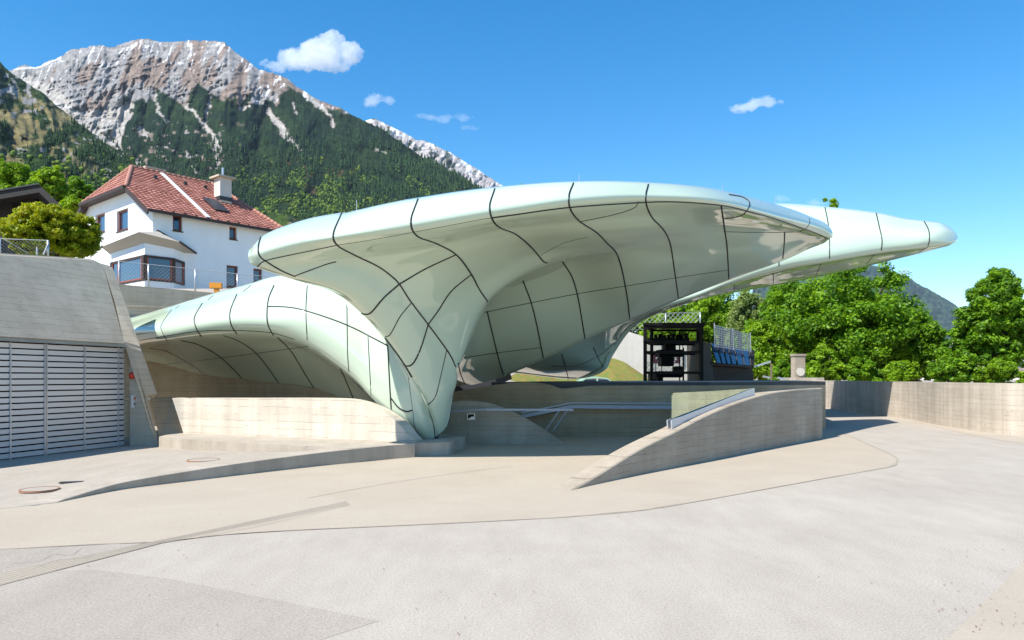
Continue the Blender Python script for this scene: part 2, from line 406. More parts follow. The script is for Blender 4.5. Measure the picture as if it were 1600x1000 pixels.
# left wing
def pts(l): return [np.array(P(*q)) for q in l]
W = [
 [(60,520,27),(55,528,26.3),(52,538,25.6),(60,552,25.4),(80,560,26),(95,562,26.8),(105,566,28),(120,576,30)],  # unseen end added behind the garage to shade the space below
 [(165,508,23.5),(160,516,22.6),(158,524,22),(165,538,21.8),(178,551,22.2),(186,553,22.8),(190,558,24),(200,566,26)],
 [(207,497,21.4),(203,505,20.7),(202,514,20.1),(210,530,19.9),(223,541,20.3),(230,543,21.2),(238,551,22.8),(250,574,25)],
 [(281,477,20.0),(265,486,19.2),(252,508,18.6),(256,525,18.5),(262,534,18.9),(282,547,20.2),(305,570,22),(327,592,24)],
 [(333,461,19.3),(316,474,18.4),(304,496,17.8),(307,514,17.7),(315,526,18.1),(334,543,19.6),(359,570,21.5),(387,601,23.3)],
 [(392,446,18.6),(370,460,17.8),(360,486,17.2),(361,506,17.1),(370,522,17.5),(390,541,18.8),(414,568,20.4),(445,612,22)],
 [(441,433,18),(428,446,17.4),(419,470,16.8),(418,503,16.6),(427,524,17),(450,543,18),(474,580,19.6),(500,621,21)],
 [(487,438,17.4),(480,452,17),(478,482,16.4),(479,512,16.3),(482,540,16.6),(498,562,17.6),(514,592,18.8),(530,628,20)],
 [(545,460,16.8),(542,480,16.5),(543,512,16.2),(543,548,16.05),(545,583,16.3),(556,602,17.1),(563,620,18.1),(572,642,19)],
 [(578,492,16.4),(575,514,16.2),(576,548,16),(578,587,15.95),(580,620,16.15),(590,634,16.8),(598,645,17.4),(607,658,18)],
 [(604,520,15.85),(605,542,15.78),(607,577,15.72),(609,617,15.74),(612,652,15.98),(619,660,16.4),(625,666,16.8),(632,673,17.2)],
 [(628,562,15.5),(632,586,15.54),(637,617,15.56),(640,648,15.64),(641,676,15.95),(646,679,16.2),(650,681,16.4),(654,684,16.6)],
 [(650,600,15.37),(653,622,15.46),(658,647,15.52),(661,668,15.65),(662,685,15.9),(665,687,16.05),(668,688,16.2),(670,688,16.3)],
 [(669,637,15.66),(672,648,15.75),(676,661,15.8),(678,673,15.9),(679,684,16.0),(680,685,16.1),(681,686,16.15),(682,686,16.2)]]
WC = [pts(c) for c in W]
WC = [[c[-1]+np.array([0,.15,-.02]), c[-1]*.75+c[0]*.25+np.array([0,.8,.3])*min(1, (c[-1][1]-c[0][1])/3+.05), c[-1]*.35+c[0]*.65+np.array([0,.5,.25])*min(1, abs(c[-1][1]-c[0][1])/3)]+c for c in WC]
Wd = loft(WC, 8, 8)
left = gmesh('left_wing', [Wd], root, (0,))
k1, k2 = .017, .011
seamsF = [([(408,369),(404,385),(406,400),(420,411),(440,423),(461,432)],k1),
 ([(534,333),(521,365),(527,383),(555,399),(590,416),(611,431),(624,444),(641,470),(669,507),(701,551),(712,573)],k1),
 ([(653,311),(642,345),(651,368),(683,381),(713,398),(735,426),(749,452),(762,471)],k1),
 ([(773,295),(765,322),(770,344),(782,356),(806,366),(830,386),(848,407),(855,411)],k1),
 ([(896,286),(889,305),(891,326),(905,345),(932,363),(950,381),(963,395),(972,422),(980,464),(984,498)],k1),
 ([(1013,288),(1009,305),(1011,323),(1020,341),(1037,359),(1047,380),(1053,416),(1060,465)],k1),
 ([(1127,322),(1131,350),(1136,386),(1139,436)],.02), ([(1226,363),(1225,385),(1223,404)],.02),
 ([(1139,304),(1160,308),(1171,317),(1167,329),(1157,337),(1131,342)],k1), ([(1131,343),(1160,363),(1228,363),(1246,363),(1256,360),(1264,349),(1265,342)],.001),
 ([(1131,362),(1180,363),(1226,363),(1250,362)],k2), ([(1250,362),(1260,356),(1265,348),(1264,341)],k2),
 ([(879,409),(893,431),(903,464),(914,529)],k1), ([(817,438),(830,473),(839,509),(849,560)],k1),
 ([(761,486),(768,515),(779,560),(787,586)],k1), ([(716,567),(720,585),(727,601)],k1),
 ([(757,488),(800,479),(830,473),(902,459),(977,447),(1056,434),(1136,422)],k2),
 ([(719,560),(779,551),(845,543)],k2),
 ([(402,417),(416,407),(470,395),(527,383)],k2),([(527,383),(580,375),(645,363),(746,344),(770,340)],.006),([(770,340),(800,336),(890,324),(1010,316),(1070,316),(1127,321),(1169,330),(1226,347),(1277,365),(1292,373)],k1),
 ([(624,444),(600,465),(580,488),(570,491),(564,489)],k1),([(624,444),(665,420),(712,398)],k1),
 ([(737,428),(705,455),(685,485),(669,507)],k1),([(669,507),(657,545),(646,567),(636,572),(627,567)],k1),
 ([(642,474),(625,495),(610,522),(602,526)],k2),([(698,546),(688,590),(680,620),(668,633)],k2),
 ([(602,528),(627,562),(645,592),(660,622),(672,650),(678,672),(680,683)],.024),
 ([(461,431),(480,424),(510,413),(525,409)],k2),
 ([(998,315),(990,325),(960,335),(908,346)],k2),([(919,370),(880,380),(850,396),(845,400)],.006),
 ([(706,630),(702,655),(696,670),(684,681)],k2),
 ([(858,414),(800,431),(765,471),(735,520),(712,572)],.001)]
jointset([s for s in seamsF if s[1] > .002], [front], front)
seamsW = [([(281,478),(274,482)],k2),([(268,484),(253,506),(253,517),(262,534)],k2),([(333,462),(325,469)],k2),([(316,474),(304,496),(307,513),(315,526)],k1),
 ([(392,446),(380,456)],k2),([(370,460),(360,486),(361,506),(370,522)],k1),([(428,446),(419,470),(418,503),(427,524)],k1),([(480,446),(478,485),(480,531)],k2),
 ([(542,476),(543,546),(545,580)],k2),([(575,526),(580,618)],k2),([(606,541),(609,600),(612,651)],k1),
 ([(419,479),(449,480),(479,486),(542,508),(606,540)],k1),([(611,622),(622,636),(635,643),(644,641)],k1),
 ([(219,532),(258,525),(308,518),(349,516),(418,519),(460,530)],k2),
 ([(234,544),(260,549),(296,568),(325,589)],k2),([(282,532),(308,538),(344,558),(385,598)],k1),([(349,524),(373,533),(404,556),(443,609)],k1),
 ([(434,527),(455,549),(479,588),(499,619)],k1),([(532,576),(539,591),(554,627)],k1),([(252,570),(354,558),(460,544),(481,541)],k2),
 ([(638,590),(645,642),(648,666),(656,684)],.006)]
jointset(seamsW, [left], left)
MB().tube([P(682,682,16.1), P(682,692,16.1)], .05, 12).build('foot_pin', M['grey_metal'], root, True)
MB().prism([P(680,607,22.7),P(797,582,22.7),P(800,592,22.7),P(775,603,22.7),P(680,622,22.7)], (0,.4,0)).build('edge_footing', M['grey_metal'], root)
for px, py, D, h in ((557,331,13.6,.22),(905,286,13.9,.16),(1129,299,17.6,.2)):
    b = P(px, py, D); MB().tube([b-Vector((0,0,.15)), b+Vector((0,0,h))], .006, 5).build('lightning_rod', M['steel'], root)

# rear canopy
R2 = [
 [(1497,371,29.2)]*6,
 [(1486,356,29.2),(1492,364,28.9),(1493,377,28.8),(1488,380,29),(1484,382,29.2),(1485,368,29.6)],
 [(1470,348,29.1),(1475,360,28.4),(1476,381,28.3),(1470,385,28.8),(1462,388,29.4),(1468,368,30.2)],
 [(1446,345,29),(1450,365,28),(1452,384,28),(1446,389,28.8),(1436,395,29.8),(1444,370,31)],
 [(1413,341,29),(1416,363,27.9),(1418,388,27.8),(1408,394,28.7),(1396,405,30.2),(1405,370,31.6)],
 [(1370,332,29),(1375,360,27.8),(1378,392,27.6),(1368,399,28.6),(1350,416,30.5),(1365,370,32)],
 [(1292,323,29),(1295,365,27.4),(1297,405,27),(1285,413,28.3),(1262,434,31),(1285,370,33)],
 [(1215,318,29.3),(1217,370,27.2),(1218,418,26.6),(1210,428,28),(1185,448,31),(1210,375,33.5)],
 [(1130,325,30),(1138,390,27.4),(1140,441,26.4),(1133,449,28),(1115,459,30.5),(1130,385,33)],
 [(1060,345,30.5),(1070,410,28),(1084,462,26.8),(1080,466,28),(1073,471,30),(1060,420,33)],
 [(1000,400,28),(1005,450,26.8),(1015,487,26.9),(1018,489,28.4),(1022,490,29.8),(1000,460,32)],
 [(930,470,21.6),(950,490,24.0),(972,512,27.0),(980,512,28.3),(985,511,29.5),(950,470,32)],
 [(885,500,21.2),(915,522,24.4),(944,552,27.8),(953,552,28.1),(957,549,29),(930,490,31.5)],
 [(825,545,21.3),(878,558,24.4),(930,578,28.0),(938,577,28.1),(941,575,28.6),(905,520,31)],
 [(785,570,21.8),(835,582,25),(885,592,28.5),(893,591,28.6),(900,589,28.9),(870,560,30)],
 [(765,580,22.5),(798,583,26),(825,583,29.0),(830,581,29.7),(835,580,30),(820,570,31)]]
Rd = loft([pts(c) for c in R2], 8, 8)
root2 = empty('glass_canopy', P(885,593,28.3), 'more distant glass canopy shell jutting out to the right with a rounded nose', 'canopy')
rear = gmesh('rear_wing', [Rd], root2, (0,))
jointset([([(1444,346),(1451,360),(1452,375),(1450,384)],.022),([(1369,333),(1374,355),(1378,375),(1377,391)],.022),([(1289,324),(1294,350),(1296,378),(1296,404)],.02),
 ([(1217,400),(1217,416)],.02),([(1450,386),(1436,394)],.015),([(1366,398),(1354,412)],.015),([(1284,410),(1275,430)],.015),([(1209,424),(1208,444)],.015),([(1148,444),(1147,455)],.015),
 ([(925,545),(930,560),(941,575)],.001),([(927,543),(935,560),(943,574)],.018),([(878,553),(884,575),(888,592)],.018),([(862,572),(900,571),(935,556),(962,535)],.015)][:], [rear], rear)
b = P(1212,320,28.9); MB().tube([b-Vector((0,0,.2)), b+Vector((0,0,.35))], .012, 5).build('lightning_rod', M['steel'], root2)
# ================================================================ GROUND
def gp(l, z=0.0): return [G(x, y, z) for x, y in l]
gnd = mk('ground', [(-9000,-200,-.02),(9000,-200,-.02),(9000,12000,-.02),(-9000,12000,-.02)], [(0,1,2,3)], M['asph_dark']); tag(gnd, kind='structure')
road = poly_mesh('road', [(-14,-3,0),(22,-3,0),(34,19,0),(34,60,0),(14,60,0),(-14,60,0)], M['asph']); tag(road, kind='structure')
bound = [(-300,868),(0,858),(150,850),(250,846),(350,835),(460,828),(570,823),(700,817),(800,812),(900,806),(1000,797),(1100,781),(1200,763),(1300,745),(1390,729),(1401,722),(1398,713),(1370,700),(1312,674)]
ap = gp(bound, .004)+[Vector((9.0,21.5,.004)), Vector((9.0,23,.004)), Vector((-9.5,23,.004))]+gp([(60,790),(-300,800)], .004)
# smooth the outline a little
apron = poly_mesh('apron_paving', ap, M['apron']); tag(apron, kind='structure')
def tactile():
    L = [(-200,930),(-60,907),(240,846),(380,817),(540,783)]; R = [(-200,962),(-60,930),(252,848.5),(395,825),(548,789)]
    pm = poly_mesh('tactile_paving', gp(L, .0055)+gp(R[::-1], .0055), M['tactile'])
    mb = MB(); a = [G(*q, .0055) for q in [(-60,907),(240,846),(540,783)]]; b = [G(*q, .0055) for q in [(-60,930),(250,849),(547,789)]]
    for s in range(6):
        t = (s+.5)/6
        for k in range(2):
            p = a[k].lerp(b[k], t); q = a[k+1].lerp(b[k+1], t); mb.bar(p+Vector((0,0,.001)), q+Vector((0,0,.001)), .010, .0015)
    r = mb.build('tactile_ridge', M['tactile']); tag(r, kind='structure'); tag(pm, kind='structure')
tactile()
dp = poly_mesh('darker_asphalt', gp([(-100,912),(60,893),(150,890),(270,905),(420,935),(592,970),(500,1000),(430,1060),(-100,1100)], .0015), M['asph_dark']); tag(dp, kind='structure')
dp = poly_mesh('older_asphalt_strip', gp([(-100,873),(0,859),(150,851.5),(236,846.5),(60,884),(-60,906.5)], .004), M['asph_dark']); tag(dp, kind='structure')
cs = poly_mesh('corner_paving', gp([(1700,810),(1600,878),(1560,920),(1515,966),(1470,1010),(1700,1010)], .004), M['apron']); tag(cs, kind='structure')
def curve_line(name, pl, z, wdt, m):
    pts_ = [Vector((p[0], p[1], z)) for p in spline(np.array([tuple(G(x, y, z)) for x, y in pl]), 6)]
    mb = MB(); k = len(pts_)
    for i, p in enumerate(pts_):
        d = (pts_[min(i+1, k-1)]-pts_[max(0, i-1)]).normalized(); n_ = Vector((-d.y, d.x, 0))*wdt/2; mb.v += [p-n_, p+n_]
    mb.f = [(2*i, 2*i+1, 2*i+3, 2*i+2) for i in range(k-1)]
    o = mb.build(name, m, fixn=False)
    if o.data.polygons[0].normal.z < 0: o.data.flip_normals()
    tag(o, kind='structure'); return o
mj = mat('paving edge', (.335,.275,.21), .9)
curve_line('paving_joint', bound[1:], .0085, .02, mj)
curve_line('paving_crack', [(480,778),(600,756),(700,741),(800,728)], .0085, .012, mat('hairline joint', (.29,.255,.215), .9))
mcr = mat('asphalt crack', (.2,.19,.17), 1.0)
for pl in ([(20,880),(60,877),(85,866),(110,868),(125,858)], [(60,885),(95,874),(130,872),(150,866)]):
    curve_line('asphalt_crack', pl, .0075, .0045, mcr)

# terrace with the kerb step
K = [(-10.6,4.2,.0),(-8.2,7.0,.002)]+[tuple(G(x, y, z)) for x, y, z in [(60,789,.003),(100,781,.02),(150,766,.06),(200,753,.10),(300,736,.155),(400,721,.20),(500,708,.235),(552,702.2,.255),(600,697.3,.266),(648,693.2,.277)]]
K += [tuple(P(*q)) for q in []]
Gl = [(-12.2,5.2,.0),(-11.0,9.4,.0),(-9.9,13.7,.004),(-9.45,15.3,.004),(-9.0,17.0,.006),(-8.35,17.25,.008)]+[tuple(G(x, y, z)) for x, y, z in [(300,701,.03),(350,704,.075),(420,707.5,.12),(475,708,.165),(530,705,.225)]]
def resample(pl, n):
    a = spline(np.array(pl, float), 8); s = np.concatenate([[0], np.cumsum(np.linalg.norm(np.diff(a, axis=0), axis=1))]); t = np.linspace(0, s[-1], n)
    return np.array([np.interp(t, s, a[:, i]) for i in range(3)]).T
n = 60; a = resample(K, n); b = resample(Gl, n); mb = MB()
rows = [a, a*.9+b*.1]+[a*(1-t)+b*t for t in np.linspace(.25, 1, 6)]
for r in rows: mb.v += [Vector(p) for p in r]
for i in range(len(rows)-1):
    for j in range(n-1): mb.f.append((i*n+j, i*n+j+1, (i+1)*n+j+1, (i+1)*n+j))
k0 = len(mb.v); mb.v += [Vector((p[0], p[1], -.02)) for p in a]
ter = mk('terrace', mb.v, mb.f, M['asph_left'], None, False); tag(ter, kind='structure')
# kerb: concrete band with a vertical face along the terrace
def kerb():
    m = n; mb = MB(); w_ = .42
    pts_ = [Vector(p) for p in a if True]; out = []
    for i, p in enumerate(pts_):
        d = (pts_[min(i+1, m-1)]-pts_[max(0, i-1)]); d.z = 0; d.normalize(); nn = Vector((-d.y, d.x, 0))
        out += [Vector((p.x, p.y, -.02)), p+Vector((0,0,.004)), p+Vector((0,0,.012))+nn*.012, p+nn*w_+Vector((0,0,.012)), p+nn*w_+Vector((0,0,-.03))]
    mb.v = out
    for i in range(m-1):
        for j in range(4): mb.f.append((i*5+j, (i+1)*5+j, (i+1)*5+j+1, i*5+j+1))
    o = mb.build('kerb', M['kerb']); tag(o, kind='structure')
M['kerb'] = concrete('kerb concrete', (.37,.32,.26), (.46,.405,.335), board=0, streak=.4)
kerb()
# ledge below the low wall and the rounded pad under the foot
zt = .275
fr = [Vector((*G(x, y, 0.0)[:2], 0)) for x, y in [(248,698)]]
lf = [(248,682),(300,687),(350,690.5),(400,693.5),(450,696),(500,698),(545,700.5),(572,698.7),(600,695.9),(650,692.2),(690,691),(706,690),(711,686.5)]
front_edge = [G(x, y, zt) for x, y in lf]
back_edge = [Vector((-1.05,16.6,zt)), Vector((-1.6,17.5,zt)), Vector((-3,18.3,zt)), Vector((-8.3,18.9,zt))]
fe = [Vector(p) for p in spline(np.array([tuple(p) for p in front_edge]), 6)]
mb = MB(); mb.prism(fe+back_edge, (0,0,-.34)); o = mb.build('ledge', M['kerb'], bevel=.015)
tag(o, 'low pale concrete ledge running from the garage to the rounded pad under the canopy foot', 'ledge')
# low sunlit wall behind the ledge
rows = [(287,677,622),(330,679,622),(400,681.5,622),(470,684,622),(530,686,623),(560,687,627),(590,688,638),(615,689,655),(635,690,676),(648,690.5,689)]
rr = []
for x, yb, yt in rows:
    p = G(x, yb, zt); rr.append((Vector((p.x, p.y, zt-.2)), EYE+(HY-yt)/F*p.y))
# extend left end slanted to meet the garage
p = G(269, 676, zt)
o = wall_ribbon(rr, .35, 6).build('low_wall', M['wall_cream']); tag(o, 'low sunlit pale concrete wall with a curved end beside the canopy foot', 'wall')
p0_ = rr[0][0]; wd_ = [P(269,622,p0_.y), P(287.2,622,p0_.y), Vector((p0_.x,p0_.y,zt-.02))]
MB().prism(wd_, (0,.35,0)).build('slanted_end', M['wall_cream'], o)

# ---------------------------------------------------------------- garage block
g0 = Vector((-9.8,14.1,0)); gd = Vector((.26,.966,0)).normalized(); gn = Vector((gd.y,-gd.x,0))   # gn towards +X
def gpt(t, z, off=0.0):   # t metres along the door plane, off away from it towards the viewer
    return g0+gd*t+gn*off+Vector((0,0,z))
tE = (18.0-14.1)/.966
def on_ray(px, py, D): return P(px, py, D)
garage = empty('garage', g0, 'grey concrete garage with leaning upper wall and horizontal aluminium slat door', 'garage')
hz = 2.33; t0 = -14
lean = (-gn*.705+Vector((0,0,1))).normalized(); leann = gd.cross(lean).normalized(); lp0 = gpt(0, hz+.06)
def on_lean(px, py):
    d_ = P(px, py, 1)-Vector((0,0,EYE)); k_ = (lp0-Vector((0,0,EYE))).dot(leann)/d_.dot(leann); return Vector((0,0,EYE))+d_*k_
top = [on_lean(-420,368), on_lean(0,395), on_lean(75,399.5), on_lean(130,403), on_lean(148,405), on_lean(160,411)]
tb = [gpt(t0, hz+.06), gpt(.05, hz+.06), gpt(1.35, hz+.06), gpt(2.6, hz+.06), gpt(3.1, hz+.06), on_lean(199,538)]
mb = MB()
# leaning face
nn_ = 6; base = [Vector(p) for p in tb]
mb.v += base+top; mb.f += [(i, i+1, nn_+i+1, nn_+i) for i in range(nn_-1)]
# top going back
k = len(mb.v); mb.v += [p+Vector((-1.2,.3,-.05)) for p in top]+[p+Vector((-9,2.0,-.1)) for p in top]
mb.f += [(nn_+i, nn_+i+1, k+i+1, k+i) for i in range(nn_-1)]+[(k+i, k+i+1, k+nn_+i+1, k+nn_+i) for i in range(nn_-1)]
# end face band: front edge and back edge
FE = [on_lean(160,411), on_lean(180,475), on_lean(199,538), on_ray(222,617,17.3), on_ray(223,621,17.3), on_ray(245,699,17.2)]
BE = [on_ray(178,416,FE[0].y+.3), on_ray(203,485,FE[1].y+.28), on_ray(224,545,FE[2].y+.25), on_ray(250,620,17.6), on_ray(234,623,17.5), on_ray(249,684,17.32)]
k = len(mb.v); mb.v += FE+BE; mb.f += [(k+i, k+i+1, k+6+i+1, k+6+i) for i in range(5)]
k2_ = len(mb.v); mb.v += [p+Vector((-6,2.5,0)) for p in BE]; mb.f += [(k+6+i, k+7+i, k2_+i+1, k2_+i) for i in range(5)]
# back corner of the roof
k = len(mb.v); mb.v += [top[-1], BE[0], top[-1]+Vector((-1.2,.3,-.05)), BE[0]+Vector((-6,2.5,0)), top[-1]+Vector((-9,2,-.1))]
mb.f += [(k, k+1, k+3, k+2), (k+2, k+3, k+4)]
# vertical pier beside the door
A = gpt(3.26,-.02); B = gpt(3.26, hz+.06); 
k = len(mb.v); mb.v += [A, Vector((FE[5].x, FE[5].y, -.02)), FE[5], FE[4], FE[3], FE[2], B]; mb.f += [tuple(range(k, k+7))]
body = mk('upper_wall', mb.v, mb.f, M['wall_grey'], garage)
bm = bmesh.new(); bm.from_mesh(body.data); bmesh.ops.remove_doubles(bm, verts=bm.verts, dist=.004); bmesh.ops.recalc_face_normals(bm, faces=bm.faces)
es = [e for e in bm.edges if len(e.link_faces) == 2 and e.calc_face_angle(0) > .45]
bmesh.ops.bevel(bm, geom=es, offset=.06, segments=3, affect='EDGES'); bm.to_mesh(body.data); bm.free()
# header lip
mb = MB(); mb.hexa([gpt(t0,hz-.02,-.2), gpt(t0,hz-.02,.012), gpt(3.262,hz-.02,.012), gpt(3.262,hz-.02,-.2), gpt(t0,hz+.3,-.35), gpt(t0,hz+.3,-.17), gpt(3.262,hz+.3,-.17), gpt(3.262,hz+.3,-.35)]); mb.build('header', M['wall_grey'], garage)
mb = MB(); mb.hexa([gpt(t0,-.02,-.5), gpt(t0,-.02,-.3), gpt(3.4,-.02,-.3), gpt(3.4,-.02,-.5), gpt(t0,hz+.3,-.5), gpt(t0,hz+.3,-.36), gpt(3.4,hz+.3,-.36), gpt(3.4,hz+.3,-.5)]); mb.build('door_backing', M['black'], garage)
door = MB()
ns = 19; pitch = (hz-.04)/ns
for i in range(ns):
    z = .02+i*pitch
    door.hexa([gpt(t0,z,-.16), gpt(t0,z,-.115), gpt(3.2,z,-.115), gpt(3.2,z,-.16), gpt(t0,z+pitch*.76,-.13), gpt(t0,z+pitch*.76,-.10), gpt(3.2,z+pitch*.76,-.10), gpt(3.2,z+pitch*.76,-.13)])
slats = door.build('slat_door', M['slat'], garage)
for t in (-7,-4.4,-1.85,.28,1.05,2.05,3.0):
    for dt in ((0,.045) if t in (1.05,-1.85,-7) else (0,)):
        MB().hexa([gpt(t+dt,0,-.11), gpt(t+dt,0,-.088), gpt(t+dt+.025,0,-.088), gpt(t+dt+.025,0,-.11), gpt(t+dt,hz-.03,-.10), gpt(t+dt,hz-.03,-.085), gpt(t+dt+.025,hz-.03,-.085), gpt(t+dt+.025,hz-.03,-.10)]).build('door_rail', M['steel'], garage)
bt_ = BVHTree.FromPolygons([v.co+garage.location for v in body.data.vertices], [tuple(p.vertices) for p in body.data.polygons])
def onbody(px, py, fb):
    d_ = (P(px, py, 1)-Vector((0,0,EYE))).normalized(); h_ = bt_.ray_cast(Vector((0,0,EYE)), d_); return h_[0] if h_[0] is not None else fb
lp = onbody(206, 587, gpt(3.36, 1.68))+gn*.02
lamp = MB(); lamp.tube([lp-gn*.03, lp+gn*.02, lp+gn*.06], .085, 14, r2=.07); o = lamp.build('warning_lamp', M['red'], garage, True)
pb = onbody(209, 627, gpt(3.42, 1.02))+gn*.0
pan = MB(); pan.box(pb-gd*.09-Vector((0,0,.15)), gd, gn, Vector((0,0,1)), .18, .03, .30); po = pan.build('control_panel', mat('pale panel', (.6,.6,.6), .5), garage)
s1_ = MB(); s1_.box(pb-gd*.03+gn*.031+Vector((0,0,.04)), gd, gn, Vector((0,0,1)), .06, .008, .06); s1_.build('panel_display', M['red'], po)
s1_ = MB(); s1_.box(pb-gd*.02+gn*.031-Vector((0,0,.09)), gd, gn, Vector((0,0,1)), .04, .008, .05); s1_.build('panel_key', M['grey_metal'], po)
# slanted end block joining garage and low wall
q = [on_ray(234,622.5,17.62), on_ray(270,622,18.15), on_ray(288,679,17.62), on_ray(249,683,17.38)]
mb = MB(); mb.hexa([q[3], q[2], q[2]+Vector((0,.8,0)), q[3]+Vector((-.3,1.2,0)), q[0], q[1], q[1]+Vector((0,.45,0)), q[0]+Vector((-.2,.9,0))])
o = mb.build('wall_end_block', M['wall_dark']); tag(o, 'brown slanted concrete block between the leaning garage wall and the low sunlit wall', 'wall')

# manhole covers
for px, py, r in ((62,765.5,.245),(318,719.5,.27)):
    z = .02 if px < 100 else .135
    c = G(px, py, z); c.z = z+.012
    h = empty('manhole_cover', c, 'round manhole cover with rusty rim in the terrace nearest the garage door' if px < 100 else 'round manhole cover with rusty rim in the terrace near the low ledge', 'manhole cover', 'manhole covers in the terrace')
    mb = MB(); mb.tube([c-Vector((0,0,.02)), c+Vector((0,0,.002))], r-.02, 28); mb.build('cover', M['asph_left'], h)
    mb = MB(); kk = 32
    for i in range(kk):
        t = 2*math.pi*i/kk; d = Vector((math.cos(t), math.sin(t), 0))
        mb.v += [c+d*(r-.02)+Vector((0,0,.004)), c+d*(r+.002)+Vector((0,0,.006)), c+d*(r+.004)-Vector((0,0,.02))]
    for i in range(kk):
        j = (i+1) % kk; mb.f += [(3*i, 3*i+1, 3*j+1, 3*j), (3*i+1, 3*i+2, 3*j+2, 3*j+1)]
    mb.build('rim', M['rust'], h)
c = G(112, 754, .03); o = MB().cbox((c.x, c.y, c.z+.008), .32, .12, .012, .3).build('drain_slot', M['grey_metal']); tag(o, 'small dark rectangular drain slot in the terrace beside a round cover', 'drain')

# ---------------------------------------------------------------- ramp wall, channel and glass screen
faceb = [(893,767),(930,757.5),(1000,742),(1060,730),(1100,722),(1150,711.5),(1200,701.5),(1245,693),(1285,685)]
topy = [766,745,702,672,651,630,615,608.5,606]
ramp = MB(); rr = []
for (x, y), ty in zip(faceb, topy):
    p = G(x, y, 0); rr.append((Vector((p.x, p.y, -.03)), max(.0, EYE+(HY-ty)/F*p.y)))
last = rr[-1][0]
d = (last-rr[-2][0]); d.z = 0; d.normalize(); nrm = Vector((-d.y, d.x, 0))
def ramp_wall():
    a_ = spline(np.array([[b.x, b.y, b.z, t] for b, t in rr], float), 8); n_ = len(a_); mb = MB(); th = .36
    for i in range(n_):
        dd = a_[min(i+1,n_-1),:2]-a_[max(i-1,0),:2]; dd /= np.hypot(*dd); q = np.array([-dd[1], dd[0]])*(th+.02)
        x, y, zb, zt_ = a_[i]; zt_ = max(zt_, .0); c_ = .02
        mb.v += [Vector((x,y,zb)), Vector((x,y,zt_-c_)), Vector((x+q[0]*.05,y+q[1]*.05,zt_)), Vector((x+q[0]*.95,y+q[1]*.95,zt_+.0)), Vector((x+q[0],y+q[1],zt_-c_)), Vector((x+q[0],y+q[1],zb))]
    for i in range(n_-1):
        for j in range(5): mb.f.append((i*6+j, (i+1)*6+j, (i+1)*6+j+1, i*6+j+1))
    mb.f += [tuple(range(6)), tuple(6*n_-1-j for j in range(6))]
    return mb.build('ramp_wall', M['wall'])
o = ramp_wall(); tag(o, 'board marked concrete wall rising from the ground in a long curve to a square end', 'wall')
def rtop(px):  # point on ramp wall top centre for a given column of the face
    xs = [q[0] for q in faceb]; yb = np.interp(px, xs, [q[1] for q in faceb]); yt = np.interp(px, xs, topy); p = G(px, yb, 0)
    return Vector((p.x, p.y, EYE+(HY-yt)/F*p.y))+nrm*.2
gs = empty('glass_screen', rtop(1060), 'clear greenish glass screen standing in an aluminium channel on the ramp wall', 'glass screen')
c1 = P(1041,668,11.95+.45); c2 = P(1182,612,15.3+.4)
c1 = rtop(1062)+Vector((0,0,.0)); c2 = rtop(1190)+Vector((0,0,.0))
dch = (c2-c1).normalized()
side = Vector((-dch.y, dch.x, 0)).normalized()
mb = MB()
up = side.cross(dch)*-1
if up.z < 0: up = -up
for s_ in (-.05, .03): mb.box(c1+side*s_-up*.03, dch, side, up, (c2-c1).length, .02, .19)
mb.box(c1-side*.05-up*.03, dch, side, up, (c2-c1).length, .10, .02)
mb.build('channel', M['alu'], gs)
ga = c1+dch*.1+up*.1; gb = c2+up*.1
D1 = ga.y; tl = P(1030,616,D1+.15); tr = P(1172,607,gb.y)
ga = P(1048,664,D1)
poly = [ga, P(1036,630,D1+.1), P(1030,618,D1+.15), P(1034,613.5,D1+.2), P(1090,611,D1+1.4), tr, gb]
# project all on the vertical plane through ga/gb
pl_n = side
poly = [q_ - pl_n*((q_-c1).dot(pl_n)) for q_ in poly]
mb = MB(); mb.prism([q_-pl_n*.008 for q_ in poly], pl_n*.016); mb.build('pane', M['clear'], gs)

# ---------------------------------------------------------------- curved boundary wall on the right
cw = [(1286,637),(1330,644),(1387,651),(1420,655),(1465,664),(1510,671),(1555,677),(1600,680.5)]
rows = [(Vector((17.0,46,-.02)), 1.46), (Vector((16.8,42,-.02)), 1.45)]
for x, y in cw:
    p = G(x, y, 0); rows.append((Vector((p.x, p.y, -.02)), 1.44))
rows += [(Vector((15.4,19.3,-.02)), 1.43), (Vector((17.5,18.6,-.02)), 1.43), (Vector((21,18.4,-.02)), 1.43)]
o = wall_ribbon(rows, .4, 6).build('boundary_wall', M['wall_light'], None, True)
o.data.shade_flat()
tag(o, 'long pale curved concrete parapet wall along the right edge of the forecourt', 'wall')
# pale margin strip at its foot
mg = [(1420,656),(1465,664.5),(1510,672),(1555,678),(1600,682),(1700,690)]; mgo = [(1420,656.5),(1465,667),(1510,678),(1555,686.5),(1600,694),(1700,706)]
o = poly_mesh('margin_paving', gp(mg, .004)+gp(mgo[::-1], .004), M['apron']); tag(o, kind='structure')
st = empty('stone_pillar', P(1247,592,40), 'short square grey stone pillar with a round emblem standing on the parapet wall', 'pillar')
pc = P(1247,592,41.5); pc.z = 1.3
mb = MB(); mb.cbox((pc.x,pc.y,2.05), .62,.5,1.5,.1); mb.build('shaft', M['wall'], st, bevel=.02)
mb = MB(); mb.cbox((pc.x,pc.y,2.86), .70,.58,.14,.1); mb.build('cap', M['wall'], st, bevel=.02)
mb = MB(); e = pc+Vector((.025,-.26,.62)); mb.tube([e, e+Vector((0,-.05,0))], .23, 20); mb.build('emblem', M['wall_white'], st)
MB().cbox((pc.x+.25,pc.y+.1,1.45), 2.2,.8,.3,.05).build('plinth', M['wall_light'], st)

